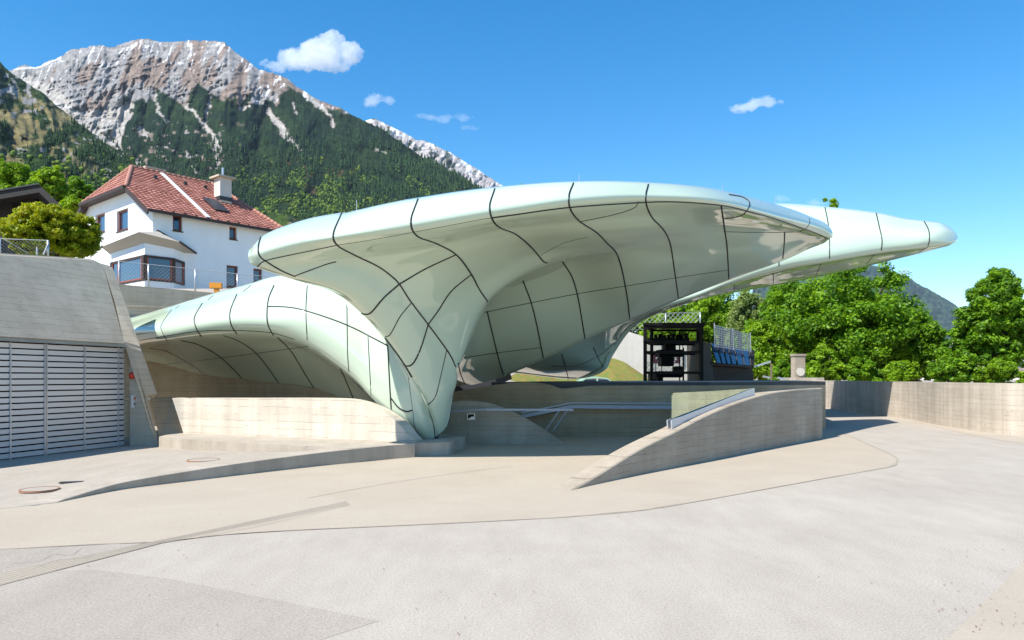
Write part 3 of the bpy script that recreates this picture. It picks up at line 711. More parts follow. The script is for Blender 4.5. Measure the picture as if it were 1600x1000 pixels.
# ---------------------------------------------------------------- inner walls under the canopy
W3b = [(880,686),(960,688),(1060,688),(1200,688)]
rows = []
for x, yt, D in [(640,628,21.2),(700,614,20.6),(740,607,20.3),(780,600.5,20.1),(820,597.5,20),(850,600,19.9),(875,607,19.8),(900,606,19.8),(930,603,19.9),(1000,602.5,20),(1100,602.5,20.3),(1200,602,21),(1290,601.5,22.5)]:
    p = P(x, yt, D); rows.append((Vector((p.x, p.y, -.02)), p.z))
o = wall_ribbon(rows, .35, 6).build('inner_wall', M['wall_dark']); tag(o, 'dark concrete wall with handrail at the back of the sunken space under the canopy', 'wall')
W1r = [(655,690,650),(680,692,634),(705,693,628),(735,693.5,626.5),(765,694,631),(795,694,641),(825,694,656),(850,694,671),(870,694,685),(884,694,693.5)]
rows = []
for x, yb, yt in W1r:
    p = G(x, yb, 0); rows.append((Vector((p.x, p.y, -.02)), max(0, EYE+(HY-yt)/F*p.y)))
o = wall_ribbon(rows, .3, 6).build('curved_wall', M['wall']); tag(o, 'low shaded concrete wall with humped curved top behind the canopy foot', 'wall')
p = G(736, 693.5, 0); bx = P(736, 651, p.y-.03)
wl = empty('recessed_wall_lamp', bx, 'small rectangular lamp let into the humped wall behind the foot', 'lamp')
mb = MB(); mb.cbox((bx.x,bx.y+.005,bx.z), .19,.03,.15); mb.build('frame', M['steel'], wl)
mb = MB(); mb.cbox((bx.x,bx.y-.004,bx.z), .15,.03,.115); mb.build('recess', M['black'], wl)
mb = MB(); mb.add([bx+Vector((-.075,-.022,-.057)), bx+Vector((.075,-.022,-.057)), bx+Vector((.075,-.022,.0)), bx+Vector((.02,-.022,.0))], [(0,1,2,3)]); mb.build('lens', M['steel'], wl, fixn=False)
# handrail with strut
hr = empty('handrail', P(800,641,17), 'thin grey metal handrail with slanting struts beside the humped wall', 'handrail')
MB().bar(P(700,643,17.6), P(760,640,17.4), .06,.05).bar(P(760,640,17.4), P(896,640.5,17.3), .06,.05).build('rail', M['rail'], hr)
for x in (874, 886): MB().bar(P(x,642,17.3), P(x-21,673,17.6), .05,.03).build('strut', M['rail'], hr)
# double steel rails on the back wall
wr = empty('wall_rail', P(900,632,19.7), 'pair of long bright steel rails running along the dark back wall', 'rail')
for dy, h in ((0,.035),(6,.09)):
    MB().bar(P(815,645+dy,19.6), P(892,629.5+dy,19.55), .06,h).bar(P(892,629.5+dy,19.55), P(1075,630.5+dy,19.7), .06,h).build('rail', M['rail'], wr)
    
MB().bar(P(800,655,19.7), P(885,640,19.6), .05,.05).build('lower_rail', M['grey_metal'], wr)
# dark slab edge behind the inner wall
sl = MB(); a0 = P(768,598.5,21.0); 
poly = [P(768,597.5,21), P(905,597.3,20.6), P(1110,597,21), P(1240,600.5,23.3), P(1290,600.5,24.5)]
poly = [Vector((q_.x,q_.y,1.47)) for q_ in poly]+[Vector((13,34,1.47)), Vector((12,38,1.47)), Vector((1,26,1.47))]
sl.prism(poly, (0,0,-.22)); o = sl.build('station_deck', M['grey_metal']); tag(o, 'thin dark deck slab behind the wall under the canopy', 'deck')
# lit patch of parapet beyond, and dark mass under the left wing
rows = []
for x, yt, D in [(90,545,27),(150,546,25.6),(215,552,24.7),(272,573,24),(327,586,23.3),(387,595,22.6),(445,605,21.3),(500,614,20.3),(540,623,19.5),(640,640,18.9)]:
    p = P(x, yt, D); rows.append((Vector((p.x, p.y, -.02)), p.z+.1))
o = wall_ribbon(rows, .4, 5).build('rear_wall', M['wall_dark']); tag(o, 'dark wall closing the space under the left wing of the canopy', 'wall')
st_ = MB(); 
for i in range(5):
    q = P(585+i*13, 640+i*11, 18.2-.1*i); st_.cbox((q.x, q.y, q.z-.15), .75,.5,.3,.4)
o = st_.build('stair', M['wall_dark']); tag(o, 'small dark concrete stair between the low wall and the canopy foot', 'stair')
# ================================================================ BACKGROUND BUILDINGS
X1, Z1 = Vector((1,0,0)), Vector((0,0,1))
# hillside terrace that carries the houses
tt = mk('hill_terrace', [(-120,36,2.5),(-14.5,36,2.5),(-14.5,36.5,5.0),(-120,36.5,5.0),(-14,48,7.4),(-120,48,7.4),(-8,75,8),(-160,75,8),(5,75,1),(3,34,.5),(4,48,.5)],
        [(0,1,2,3),(3,2,4,5),(5,4,6,7),(2,9,10,4),(4,10,8,6)], M['asph']); tag(tt, kind='structure')
# retaining wall + fence in front of the house
ra = P(186,444,30.5); rb = P(350,459,32.5); rc = P(470,466,34)
mb = MB(); w_ = [Vector((ra.x,ra.y,2)), Vector((rb.x,rb.y,2)), Vector((rc.x,rc.y,2)), rc, rb, ra]
mb.prism(w_, (.15,.45,0)); o = mb.build('retaining_wall', M['wall_light2'] if 'wall_light2' in M else M['wall_mid'])
tag(o, 'grey concrete retaining wall below the white house, behind the left wing of the canopy', 'wall')
mb = MB(); mb.bar(P(186,477.5,30.42), P(350,482.5,32.42), .05, .10)
mb.build('wall_seam', M['wall_grey'], o)  # horizontal seam of the wall, laid on as a concrete band
def chainlink(name, posts, h, sp, label, r=.012, sag=0):
    fe = empty(name, posts[0], label, 'fence')
    for p in posts: MB().tube([p-Z1*.1, p+Z1*h], .035, 8).build('post', M['steel'], fe, True)
    mb = MB()
    for a_, b_ in zip(posts[:-1], posts[1:]):
        L = (b_-a_).length; d = (b_-a_)/L; nseg = int(L/sp)
        for i in range(-int(h/sp), nseg+1):
            for sg in (1, -1):
                s0 = i*sp if sg == 1 else i*sp+h
                q0 = max(0, -s0) if sg == 1 else max(0, s0-L)
                q1 = min(h, L-s0) if sg == 1 else min(h, s0)
                if q1 > q0+.01: mb.tube([a_+d*(s0+sg*q0)+Z1*q0, a_+d*(s0+sg*q1)+Z1*q1], r, 3, cap=False)
        mb.tube([a_+Z1*h, b_+Z1*h], .012, 4)
    mb.build('mesh', M['mesh'], fe, fixn=False)
    return fe
M['mesh'] = mat('grey fence wire', (.35,.36,.37), .6)
pp = [P(186,444,30.7), P(232,448,31.2), P(305,454.5,32.2), P(371,461,33), P(440,466,34)]
chainlink('chain_link_fence', pp, .95, .16, 'fine chain link fence with grey posts on the retaining wall before the white house', .0025)
pq = [P(-60,392,24), P(-8,396,24), P(58,397.5,24), P(75,398,24.4)]
chainlink('chain_link_fence', [P(-60,392,24), P(0,396,24), P(75,398.5,24.2)], .48, .11, 'dark chain link fence with a braced end post on top of the garage', .002)
MB().tube([P(58,398,23.7), P(58,386,23.7)], .03, 8).tube([P(68,398,24), P(75,381,24.2)], .025, 8).tube([P(-20,358,23.2), P(44,396,23.6)], .008, 5).build('fence_brace', M['mesh'])
tag(bpy.data.objects['fence_brace'], 'short grey brace posts and slack wire at the corner of the fence on the garage', 'brace')
b_ = P(337.5,446.5,32.2); cbx = empty('flower_box', b_, 'small orange wooden box on a stub standing on the retaining wall', 'box')
mb = MB(); mb.cbox((b_.x,b_.y,b_.z), .50,.3,.24,.2); mb.build('box', M['orange'], cbx, bevel=.01)
mb = MB(); mb.cbox((b_.x+.03,b_.y,b_.z-.2), .2,.2,.2,.2); mb.build('foot', M['orange'], cbx)

# ---------------------------------------------------------------- white house
h0 = Vector((-24.4,50,0)); hd = Vector((.65,.76,0)).normalized(); hw = Vector((-.76,.65,0)).normalized()
LEN, WID, ZE, ZR = 9.6, 14.2, 13.1, 17.35
house = empty('white_house', (h0.x,h0.y,7.4), 'white rendered two storey house with red tiled hipped roof and corner bay window', 'house')
def hp(t, w, z, o_=0, ow=0): return h0+hd*(t)+hw*(w)+Vector((0,0,z))
def onR(px, py, off=0):    # point on the right (shaded) face
    r = (px-HX)/F; t = (r*h0.y-h0.x)/(hd.x-r*hd.y); p = h0+hd*t; return t, EYE+(HY-py)/F*p.y
def onL(px, py):
    r = (px-HX)/F; w = (r*h0.y-h0.x)/(hw.x-r*hw.y); p = h0+hw*w; return w, EYE+(HY-py)/F*p.y
Mid = WID/2; sl_ = (ZR-ZE)/Mid; whip = 3.0; zh = ZE+sl_*whip
# walls with window openings: built as strips round rectangles
def face_with_holes(fn, outline, holes):
    """outline polygon and rectangular holes in the (s,z) plane of a wall"""
    bm = bmesh.new(); 
    xs = sorted(set([p[0] for p in outline]+[h[0] for h in holes]+[h[1] for h in holes])); zs = sorted(set([p[1] for p in outline]+[h[2] for h in holes]+[h[3] for h in holes]))
    def clip(poly, a, b, c):   # keep a*x+b*z<=c
        out = []
        for i in range(len(poly)):
            p, q = poly[i], poly[(i+1) % len(poly)]; dp = a*p[0]+b*p[1]-c; dq = a*q[0]+b*q[1]-c
            if dp <= 0: out.append(p)
            if dp*dq < 0: t = dp/(dp-dq); out.append((p[0]+(q[0]-p[0])*t, p[1]+(q[1]-p[1])*t))
        return out
    for x0, x1 in zip(xs[:-1], xs[1:]):
        for z0, z1 in zip(zs[:-1], zs[1:]):
            cx, cz = (x0+x1)/2, (z0+z1)/2
            if any(h[0] < cx < h[1] and h[2] < cz < h[3] for h in holes): continue
            poly = list(outline)
            for a, b, c in ((-1,0,-x0),(1,0,x1),(0,-1,-z0),(0,1,z1)):
                poly = clip(poly, a, b, c)
                if len(poly) < 3: break
            if len(poly) >= 3:
                try: bm.faces.new([bm.verts.new(fn(*p)) for p in poly])
                except ValueError: pass
    bmesh.ops.remove_doubles(bm, verts=bm.verts, dist=.001)
    return bm
winR = [(270,285,336,361),(358.5,370,354.5,374),(354,372,415,449),(396,410,420,441)]
winL = [(182.5,200,327.5,360),(149,164,334,364)]
HR = []
for x0, x1, y0, y1 in winR:
    t0_, za = onR(x0, (y0+y1)/2); t1_, _ = onR(x1, (y0+y1)/2); tm = (t0_+t1_)/2; Dm = (h0+hd*tm).y
    HR.append((t0_, t1_, EYE+(HY-y1)/F*Dm, EYE+(HY-y0)/F*Dm))
HL = []
for x0, x1, y0, y1 in winL:
    a_, _ = onL(x1, y0); b2, _ = onL(x0, y0); Dm = (h0+hw*(a_+b2)/2).y
    HL.append((a_, b2, EYE+(HY-y1)/F*Dm, EYE+(HY-y0)/F*Dm))
bm1 = face_with_holes(lambda s, z: hp(s, 0, z), [(0,6),(LEN,6),(LEN,ZE),(0,ZE)], HR)
bm2 = face_with_holes(lambda s, z: hp(0, s, z), [(0,6),(WID,6),(WID,ZE),(WID-whip,zh),(whip,zh),(0,ZE)], HL)
vs, fs = [], []
for bm in (bm1, bm2):
    k = len(vs); bm.verts.index_update(); vs += [v.co.copy() for v in bm.verts]; fs += [tuple(v.index+k for v in f.verts) for f in bm.faces]
k = len(vs); vs += [hp(0,WID,6), hp(LEN,WID,6), hp(LEN,WID,ZE), hp(0,WID,ZE), hp(LEN,0,6), hp(LEN,0,ZE)]; fs += [(k,k+1,k+2,k+3),(k+1,k+4,k+5,k+2)]
# reveals
for (a_, b2, z0, z1), R in [(q_, True) for q_ in HR]+[(q_, False) for q_ in HL]:
    f_ = (lambda s, z, d: hp(s, d, z)) if R else (lambda s, z, d: hp(d, s, z))
    k = len(vs); vs += [f_(a_,z0,0), f_(b2,z0,0), f_(b2,z1,0), f_(a_,z1,0), f_(a_,z0,.26), f_(b2,z0,.26), f_(b2,z1,.26), f_(a_,z1,.26)]
    fs += [(k,k+1,k+5,k+4),(k+1,k+2,k+6,k+5),(k+2,k+3,k+7,k+6),(k+3,k,k+4,k+7)]
mk('wall', vs, fs, M['white'], house)
def window(fn, a_, b2, z0, z1, m_frame, mull=False, parent=house, fw=.13, sill=True):
    """fn(s,z,depth): depth positive into the wall"""
    mb = MB()
    def bx(s0, s1, q0, q1, d0, d1, mb=mb): mb.hexa([fn(s0,q0,d0), fn(s1,q0,d0), fn(s1,q0,d1), fn(s0,q0,d1), fn(s0,q1,d0), fn(s1,q1,d0), fn(s1,q1,d1), fn(s0,q1,d1)])
    bx(a_, a_+fw, z0, z1, .16, .26); bx(b2-fw, b2, z0, z1, .16, .26); bx(a_+fw, b2-fw, z0, z0+fw, .16, .26); bx(a_+fw, b2-fw, z1-fw, z1, .16, .26)
    if mull: m_ = (a_+b2)/2; bx(m_-.06, m_+.06, z0+fw, z1-fw, .17, .25)
    w_ = mb.build('window', m_frame, parent)
    mb = MB(); bx(a_+fw, b2-fw, z0+fw, z1-fw, .215, .235, mb); mb.build('pane', M['pane'], w_)
    if sill: mb = MB(); bx(a_-.04, b2+.04, z0-.07, z0+.0, -.07, .16, mb); mb.build('sill', M['wood'], w_)
    return w_
for q_ in HR: window(lambda s, z, d: hp(s, d, z), *q_, M['redwood'], fw=.14)
for q_ in HL: window(lambda s, z, d: hp(d, s, z), *q_, M['redwood'], fw=.16, mull=False)
# roof
ov = .55; zo = -.30
A0 = hp(-ov, -ov, ZE+zo+.05); A1 = hp(LEN+ov, -ov, ZE+zo+.05); B0 = hp(-ov, WID+ov, ZE+zo+.05); B1 = hp(LEN+ov, WID+ov, ZE+zo+.05)
H0 = hp(-ov, whip, zh+.06); H1 = hp(-ov, WID-whip, zh+.06); RA = hp(1.5, Mid, ZR+.15); RB = hp(LEN-1.8, Mid, ZR+.15)
MT = mat('red clay roof tiles', (.35,.12,.08), .75); 
def tile_mat():
    t = NT(MT); u = t.attr('UVMap'); uv = t.n('ShaderNodeUVMap'); sx = t.n('ShaderNodeSeparateXYZ'); t.l(uv.outputs[0], sx.inputs[0])
    fx = t.math('FRACT', sx.outputs[0]); fy = t.math('FRACT', sx.outputs[1])
    rnd = t.n('ShaderNodeTexWhiteNoise'); rnd.noise_dimensions = '2D'; cx = t.n('ShaderNodeCombineXYZ'); t.l(t.math('FLOOR', sx.outputs[0]), cx.inputs[0]); t.l(t.math('FLOOR', sx.outputs[1]), cx.inputs[1]); t.l(cx.outputs[0], rnd.inputs['Vector'])
    col = t.ramp(rnd.outputs['Value'], [(0, (.25,.09,.062)), (.5, (.34,.13,.095)), (1, (.43,.19,.145))])
    t.base(t.mix(.4, col, t.mix(1.0, col, t.ramp(t.noise(t.pos(), 1.5, 5), [(.3, (.6,.55,.5)), (.7, (1.15,1.1,1.05))]), 'MULTIPLY')))
tile_mat()
def tiled(quad, name='roof', du=.36, dv=.40, parent=house, m=MT):
    """rows of overlapping tiles over a roof plane given as eave-left, eave-right, top-right, top-left (or triangle)"""
    el, er, tr_, tl_ = quad; eave = (er-el); Le = eave.length; ex = eave/Le
    nrm_ = eave.cross(tl_-el if (tl_-el).length > .1 else tr_-er).normalized()
    if nrm_.z < 0: nrm_ = -nrm_
    upv = nrm_.cross(ex).normalized(); 
    if upv.z < 0: upv = -upv
    Hh = max((tl_-el).dot(upv), (tr_-er).dot(upv)); nr = max(1, int(round(Hh/dv))); mb = MB(); uvs = []
    for r in range(nr):
        v0, v1 = r*Hh/nr, (r+1)*Hh/nr
        def ends(v):
            f = v/Hh; a_ = el.lerp(tl_, f); b_ = er.lerp(tr_, f); return a_, b_
        a0_, b0_ = ends(v0); a1_, b1_ = ends(v1)
        s0, s1 = (a0_-el).dot(ex), (b0_-el).dot(ex); s2, s3 = (a1_-el).dot(ex), (b1_-el).dot(ex)
        nx = max(1, int(round((s1-s0)/du*4))); base = el+upv*v0; topb = el+upv*v1
        k = len(mb.v)
        for i in range(nx+1):
            f = i/nx; sa = s0+(s1-s0)*f; sb = s2+(s3-s2)*f
            hgt = .045*(1-abs(((sa/du) % 1)*2-1)**2)
            for (bp, ss, lift) in ((base, sa, .005), (base, sa, .055+hgt), (topb, sb, .01+hgt*.9)):
                mb.v.append(bp+ex*ss+nrm_*lift); uvs.append((ss/du, r+(.1 if lift < .02 and bp is base else .5)))
        for i in range(nx):
            o_ = k+i*3; mb.f += [(o_, o_+3, o_+4, o_+1), (o_+1, o_+4, o_+5, o_+2)]
    o = mb.build(name, m, parent, fixn=False)
    uvl = o.data.uv_layers.new(name='UVMap')
    for l in o.data.loops: uvl.data[l.index].uv = uvs[l.vertex_index]
    return o
fH = (H0.z-A0.z)/(RA.z-A0.z); XR = A1.lerp(RB, fH); XB = B1.lerp(RB, fH)
rf = tiled((A0, A1, XR, H0)); tiled((H0, XR, RB, RA)); tiled((B1, B0, H1, XB)); tiled((XB, H1, RA, RB)); tiled((H1, H0, RA, RA)); tiled((A1, B1, RB, RB))
# near right slope above the barge: close between A0-H0-RA
# eaves, barge boards, gutter, ridge
MB().bar(A0-Z1*.02, A1-Z1*.02, .16, .2).build('gutter', M['wood'], house)
MB().bar(H1-Z1*.02-hd*.1, H0-Z1*.0-hd*.1, .22, .2).build('gutter', M['wood'], house)
for a_, b2 in ((A0, H0), (B0, H1)): MB().bar(a_-Z1*.17, b2-Z1*.17, .1, .32).build('barge_board', M['wood'], house)
MB().add([A0-Z1*.04, H0-Z1*.04, H0-Z1*.04+hd*ov, A0-Z1*.04+hd*ov], [(0,1,2,3)]).add([B0-Z1*.04, H1-Z1*.04, H1-Z1*.04+hd*ov, B0-Z1*.04+hd*ov], [(0,1,2,3)]).add([A0-Z1*.06, A1-Z1*.06, hp(LEN+ov,0,ZE-.02), hp(-ov,0,ZE-.02)], [(0,1,2,3)]).add([H0-Z1*.1,H1-Z1*.1,hp(0,WID-whip,zh-.02),hp(0,whip,zh-.02)],[(0,1,2,3)]).build('soffit', M['wood'], house, fixn=False)
MR = mat('ridge tiles', (.36,.17,.12), .8)
for a_, b2 in ((RA, RB), (H0, RA), (H1, RA), (A1, RB)):
    nn2 = int((b2-a_).length/.4); mb = MB()
    for i in range(nn2): mb.tube([a_.lerp(b2, i/nn2)+Z1*.06, a_.lerp(b2, (i+1)/nn2)+Z1*.10], .12, 8, r2=.15)
    mb.build('ridge_tiles', MR, house, True)
mb = MB()
for i in range(12): mb.bar(hp(.4+i*.8,-.5,ZE-.14), hp(.4+i*.8,0,ZE-.12), .12,.14)
mb.build('rafter_ends', M['wood'], house)
def roofpt(t, f): # f 0 eave .. 1 ridge on the right slope
    e_ = A0.lerp(A1, (t+ov)/(LEN+2*ov)); w = -ov+f*(Mid+ov); return hp(t, w, A0.z+(RA.z-A0.z)*f)
# chimneys
for t, f, wd, hh, lab in ((7.0,.56,.95,1.65,1),(3.5,1.25,1.1,.75,0)):
    if f > 1: c = hp(t, Mid+1.2, ZR-.3)
    else: c = roofpt(t, f)
    mb = MB(); a = math.atan2(hd.y, hd.x); mb.cbox((c.x,c.y,c.z+hh/2-.2), wd,wd,hh+.6,a); ch = mb.build('chimney', M['white_brick'] if 'white_brick' in M else M['wall_white'], house)
    mb = MB(); mb.cbox((c.x,c.y,c.z+hh+.14), wd+.5,wd+.5,.14,a); mb.build('chimney_cap', M['wall_grey'], ch)
    if lab: MB().tube([c+Z1*(hh+.2), c+Z1*(hh+.95)], .09, 8).build('flue_pipe', M['steel'], ch)
    mb = MB(); mb.cbox((c.x,c.y,c.z+.1), wd+.14,wd+.14,.3,a); mb.build('flashing', M['grey_metal'], ch)
# bright sheet strip with snow hooks down the slope, roof window, vents
def strip(t0_, t1_, f0, f1, lift, m_, name, th=.04, skew=0):
    nv = (RA-A0).cross(A1-A0).normalized(); nv = nv if nv.z > 0 else -nv
    q = [roofpt(t0_+skew, f0), roofpt(t1_+skew, f0), roofpt(t1_, f1), roofpt(t0_, f1)]
    return MB().prism([x+nv*lift for x in q], nv*th).build(name, m_, house)
strip(3.52,3.86,.02,.985,.1, mat('white sheet flashing', (.68,.68,.68), .4), 'roof_flashing')
rwn = strip(5.1,6.2,.24,.5,.1, M['grey_metal'], 'roof_window', .08)
for t in (2.6, 4.9, 6.5):
    c = roofpt(t, .80); mb = MB(); mb.cbox((c.x,c.y,c.z+.16), .22,.22,.26,.9); mb.build('roof_vent', M['grey_metal'], house)
# corner bay window
zb0, zb1 = 7.2, 10.45
def onfree(px, py, D): return P(px, py, D)
bay = []  # plan points of the bay left to right
bl = lambda w, o_: hp(-o_, w, 0); br_ = lambda t, o_: hp(t, -o_, 0)
wl_, _ = onL(188, 420); tr2, _ = onR(285, 420)
plan = [hp(0, wl_+.1, 0), hp(-1.05, wl_-1.1, 0), hp(-1.05, -1.05, 0)*1.0, hp(tr2-1.1, -1.05, 0), hp(tr2+.1, 0, 0)]
plan[2] = hp(-1.05,-1.05,0).lerp(hp(0,0,0), .12)
zc = 50
z_s, z_t = 8.05, 9.72
mb = MB()
for a_, b2 in zip(plan[:-1], plan[1:]):
    for z0, z1 in ((6.6, z_s), (z_t, 10.9)):
        mb.v += [a_+Z1*z0, b2+Z1*z0, b2+Z1*z1, a_+Z1*z1]; k = len(mb.v)-4; mb.f.append((k,k+1,k+2,k+3))
bay_o = mb.build('bay_window', M['white'], house, fixn=False)
mb = MB(); mb.prism([p+Z1*(z_s-.02) for p in plan], (0,0,.03)).prism([p+Z1*(z_t) for p in plan], (0,0,.03)); mb.build('bay_slab', M['wood'], bay_o)
for i, (a_, b2) in enumerate(zip(plan[:-1], plan[1:])):
    L = (b2-a_).length; d = (b2-a_)/L; inn = Vector((-d.y, d.x, 0)); 
    if inn.dot(h0+hd*2+hw*2-a_) < 0: inn = -inn
    fn = lambda s, z, dd, a_=a_, d=d, inn=inn: a_+d*s+Z1*z+inn*(dd-.12)
    mb = MB()
    def bx(s0, s1, q0, q1, d0, d1, mb): mb.hexa([fn(s0,q0,d0), fn(s1,q0,d0), fn(s1,q0,d1), fn(s0,q0,d1), fn(s0,q1,d0), fn(s1,q1,d0), fn(s1,q1,d1), fn(s0,q1,d1)])
    big = L > 1.9
    e = .28 if big else .12
    for s0 in ([0, L-e]): bx(s0, s0+e, z_s+.01, z_t-.01, .04, .2, mb)
    bx(e, L-e, z_s+.01, z_s+.1, .06, .18, mb); bx(e, L-e, z_t-.16, z_t-.01, .06, .18, mb)
    mb.build('bay_post', M['wood'], bay_o)
    mb = MB(); s0, s1 = e, L-e
    if big: s1 = s0+(L-2*e)*.98
    f2 = .10
    bx(s0, s0+f2, z_s+.1, z_t-.16, .07, .16, mb); bx(s1-f2, s1, z_s+.1, z_t-.16, .07, .16, mb); bx(s0, s1, z_s+.1, z_s+.18, .07, .15, mb)
    if big: m_ = s0+(s1-s0)*.22 if i == 1 else s0+(s1-s0)*.80; bx(m_-.07, m_+.07, z_s+.1, z_t-.16, .05, .16, mb)
    mb.build('bay_frame', M['redframe'] if 'redframe' in M else M['redwood'], bay_o)
    mb = MB(); bx(s0, s1, z_s+.12, z_t-.14, .12, .14, mb); mb.build('bay_pane', M['pane'], bay_o)
# bay roof: two little hips
zr0, zr1 = 10.5, 11.55
ev = [hp(0, wl_+.9, zr0-.1), hp(-1.7, wl_-1.2, zr0+.25), hp(-1.6,-1.6,zr0+.55), hp(tr2-1.0,-1.7,zr0+.25), hp(tr2+1.0,0,zr0-.1)]
pk1 = hp(0, wl_-2.0, zr1+.1); pk2 = hp(tr2-1.7, 0, zr1+.05); vy = hp(0,0,zr1-.35)
mb = MB(); mb.v += ev+[pk1, pk2, vy]
mb.f += [(0,1,5),(1,2,7,5),(2,3,6,7),(3,4,6)]
und = [hp(0, wl_+.1, 10.35), plan[1]+Z1*10.35, plan[2]+Z1*10.5, plan[3]+Z1*10.35, hp(tr2+.1,0,10.35)]
mb.v += und; mb.f += [(0,8,9,1),(1,9,10,2),(2,10,11,3),(3,11,12,4)]
mb.build('bay_roof', M['lead'] if 'lead' in M else M['wall_dark'], house, fixn=False)
mb = MB()
for a_, b2 in ((ev[0], pk1), (pk1, vy), (vy, pk2), (pk2, ev[4]), (ev[0],ev[1]), (ev[3],ev[4])): mb.bar(a_+Z1*.03, b2+Z1*.03, .09, .12)
mb.build('bay_roof_edge', M['wood'], house)
# interior darkness behind windows is a plain dark floor box
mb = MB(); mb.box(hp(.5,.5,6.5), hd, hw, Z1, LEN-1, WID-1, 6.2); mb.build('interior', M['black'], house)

# ---------------------------------------------------------------- dark barn on the left
barn = empty('dark_barn', P(40,400,36), 'dark timber barn with shallow gabled roof at the left edge', 'barn')
D = 36
gp_ = [P(-160,345,D), P(-160,420,D), P(62,420,D), P(82,338,D), P(62,302,D), P(-70,345,D)]
front_g = [P(-130,430,D), P(66,430,D), P(70,330,D), P(38,297,D), P(-130,340,D)]
mb = MB(); mb.prism(front_g, (-6.2,9,0)); mb.build('wall', M['barn'], barn)
for a_, b2 in ((P(61,288,D-1.2), P(96,322,D-1.2)), (P(61,288,D-1.2), P(-160,325.6,D-1.2))):
    mb = MB(); mb.prism([a_, b2, b2-Z1*.38, a_-Z1*.38], (-7.4,11,0)); mb.build('roof', M['barn'], barn)
MB().bar(P(61,287,D-1.25), P(-160,324.5,D-1.25), .05, .06).build('verge_trim', M['grey_metal'], barn)
mb = MB()
for i in range(14): mb.bar(P(20+i*3.5, 425, D-.03), P(20+i*3.5, 318, D-.03), .02, .02)
mb.build('board_joints', M['black'], barn)

# ================================================================ BEYOND THE DECK
# grass bank and white wing wall
gb = [(755,600,40),(790,592,41),(800,585,42),(838,570,44),(870,574,45),(905,574,46),(930,566,46),(945,556,46),(975,566,45),(1008,586,43),(1012,600,40)]
mb = MB(); n = len(gb)
rows_ = []
top_ = [P(x, y, D+2) for x, y, D in gb]; bot_ = [Vector((p.x, 38.5, .2)) for p in top_]; back_ = [p+Vector((0,6,-.5)) for p in top_]
for r in range(9):
    f = r/8; rows_.append([b_.lerp(t_, f)+Vector((0,0,.06*math.sin(i*1.7+r))) for i, (b_, t_) in enumerate(zip(bot_, top_))])
rows_.append(back_)
for r in rows_: mb.v += r
for r in range(len(rows_)-1):
    for i in range(n-1): mb.f.append((r*n+i, r*n+i+1, (r+1)*n+i+1, (r+1)*n+i))
MG = mat('dry grass bank', (.2,.17,.05), .95); t = NT(MG)
c_ = t.ramp(t.noise(t.pos(), 2.2, 8, .7), [(.32, (.36,.20,.05)), (.5, (.25,.24,.045)), (.66, (.13,.24,.03))])
t.base(t.mix(.6, c_, t.mix(1.0, c_, t.ramp(t.noise(t.pos(), 11, 5, .8), [(.35, (.45,.4,.35)), (.65, (1.5,1.5,1.3))]), 'MULTIPLY'))); t.bump(t.noise(t.pos(), 11, 5, .8), 1, .15)
o = mb.build('grass_bank', MG, None, False, fixn=False); tag(o, kind='structure')
mb = MB(); pl = [P(928,600,47.5), P(1010,600,47.5), P(1010,527,47.5), P(972,515,47.5), P(940,535,47.5)]
mb.prism(pl, (0,.5,0)); o = mb.build('wing_wall', M['wall_white']); tag(o, 'bright white concrete wing wall with sloping top above the dry grass bank', 'wall')
mb = MB(); mb.prism([P(1010,600,50), P(1096,600,50), P(1096,535,50), P(1010,535,50)], (0,.5,0)); o = mb.build('lift_backdrop_wall', M['wall_white']); o.name = 'white_wall'; tag(o, 'white concrete wall seen through the black lift frame', 'wall')
fp = [P(925,520,48.2), P(988,517,48.4), P(1040,513,48.6), P(1094,511,48.8)]
chainlink('steel_fence', fp, 1.0, .34, 'pale steel mesh fence along the top of the white wing wall beside the lift', .012)
# lift shaft
D = 33; lx0, lx1 = P(1008,512,D), P(1096,508,D)
z0 = 1.25; zt_ = lx0.z
lift = empty('lift_shaft', Vector((lx0.x, D, z0)), 'black steel framed lift shaft with glass sides beyond the deck', 'lift')
x0, x1 = lx0.x, lx1.x; y0, y1 = D, D+2.4; zb = 1.0
zt_ = 3.95
posts = [(x0,y0),(x1,y0),(x0+.75,y1),(x1+.45,y1)]
for x, y in posts: MB().bar((x,y,zb),(x,y,zt_),.14,.14).build('post', M['black'], lift)
for x in (x0+.36, x0+.36+1.45): MB().bar((x,y0+.4,zb),(x,y0+.4,zt_-1.0),.06,.06).build('guide_rail', M['black'], lift)
zl = [1.47+.35, EYE+(HY-550.5)/F*D, EYE+(HY-534.5)/F*D, zt_-.08]
for z in zl:
    mb = MB(); mb.bar((x0,y0,z),(x1,y0,z),.12,.12).bar((x0+.75,y1,z),(x1+.45,y1,z),.1,.1).bar((x0,y0,z),(x0+.75,y1,z),.1,.1).bar((x1,y0,z),(x1+.45,y1,z),.1,.1); mb.build('cross_beam', M['black'], lift)
mb = MB(); mb.prism([(x0-.12,y0-.12,zt_),(x1+.12,y0-.12,zt_),(x1+.57,y1+.1,zt_),(x0+.63,y1+.1,zt_)], (0,0,.1)); mb.build('roof', M['black'], lift)
for a_, b2 in (((x0,y0+.02),(x1,y0+.02)), ((x1,y0),(x1+.45,y1))):
    MB().add([(a_[0],a_[1],zb),(b2[0],b2[1],zb),(b2[0],b2[1],zt_),(a_[0],a_[1],zt_)], [(0,1,2,3)]).build('glass_side', M['lift_glass'], lift, fixn=False)
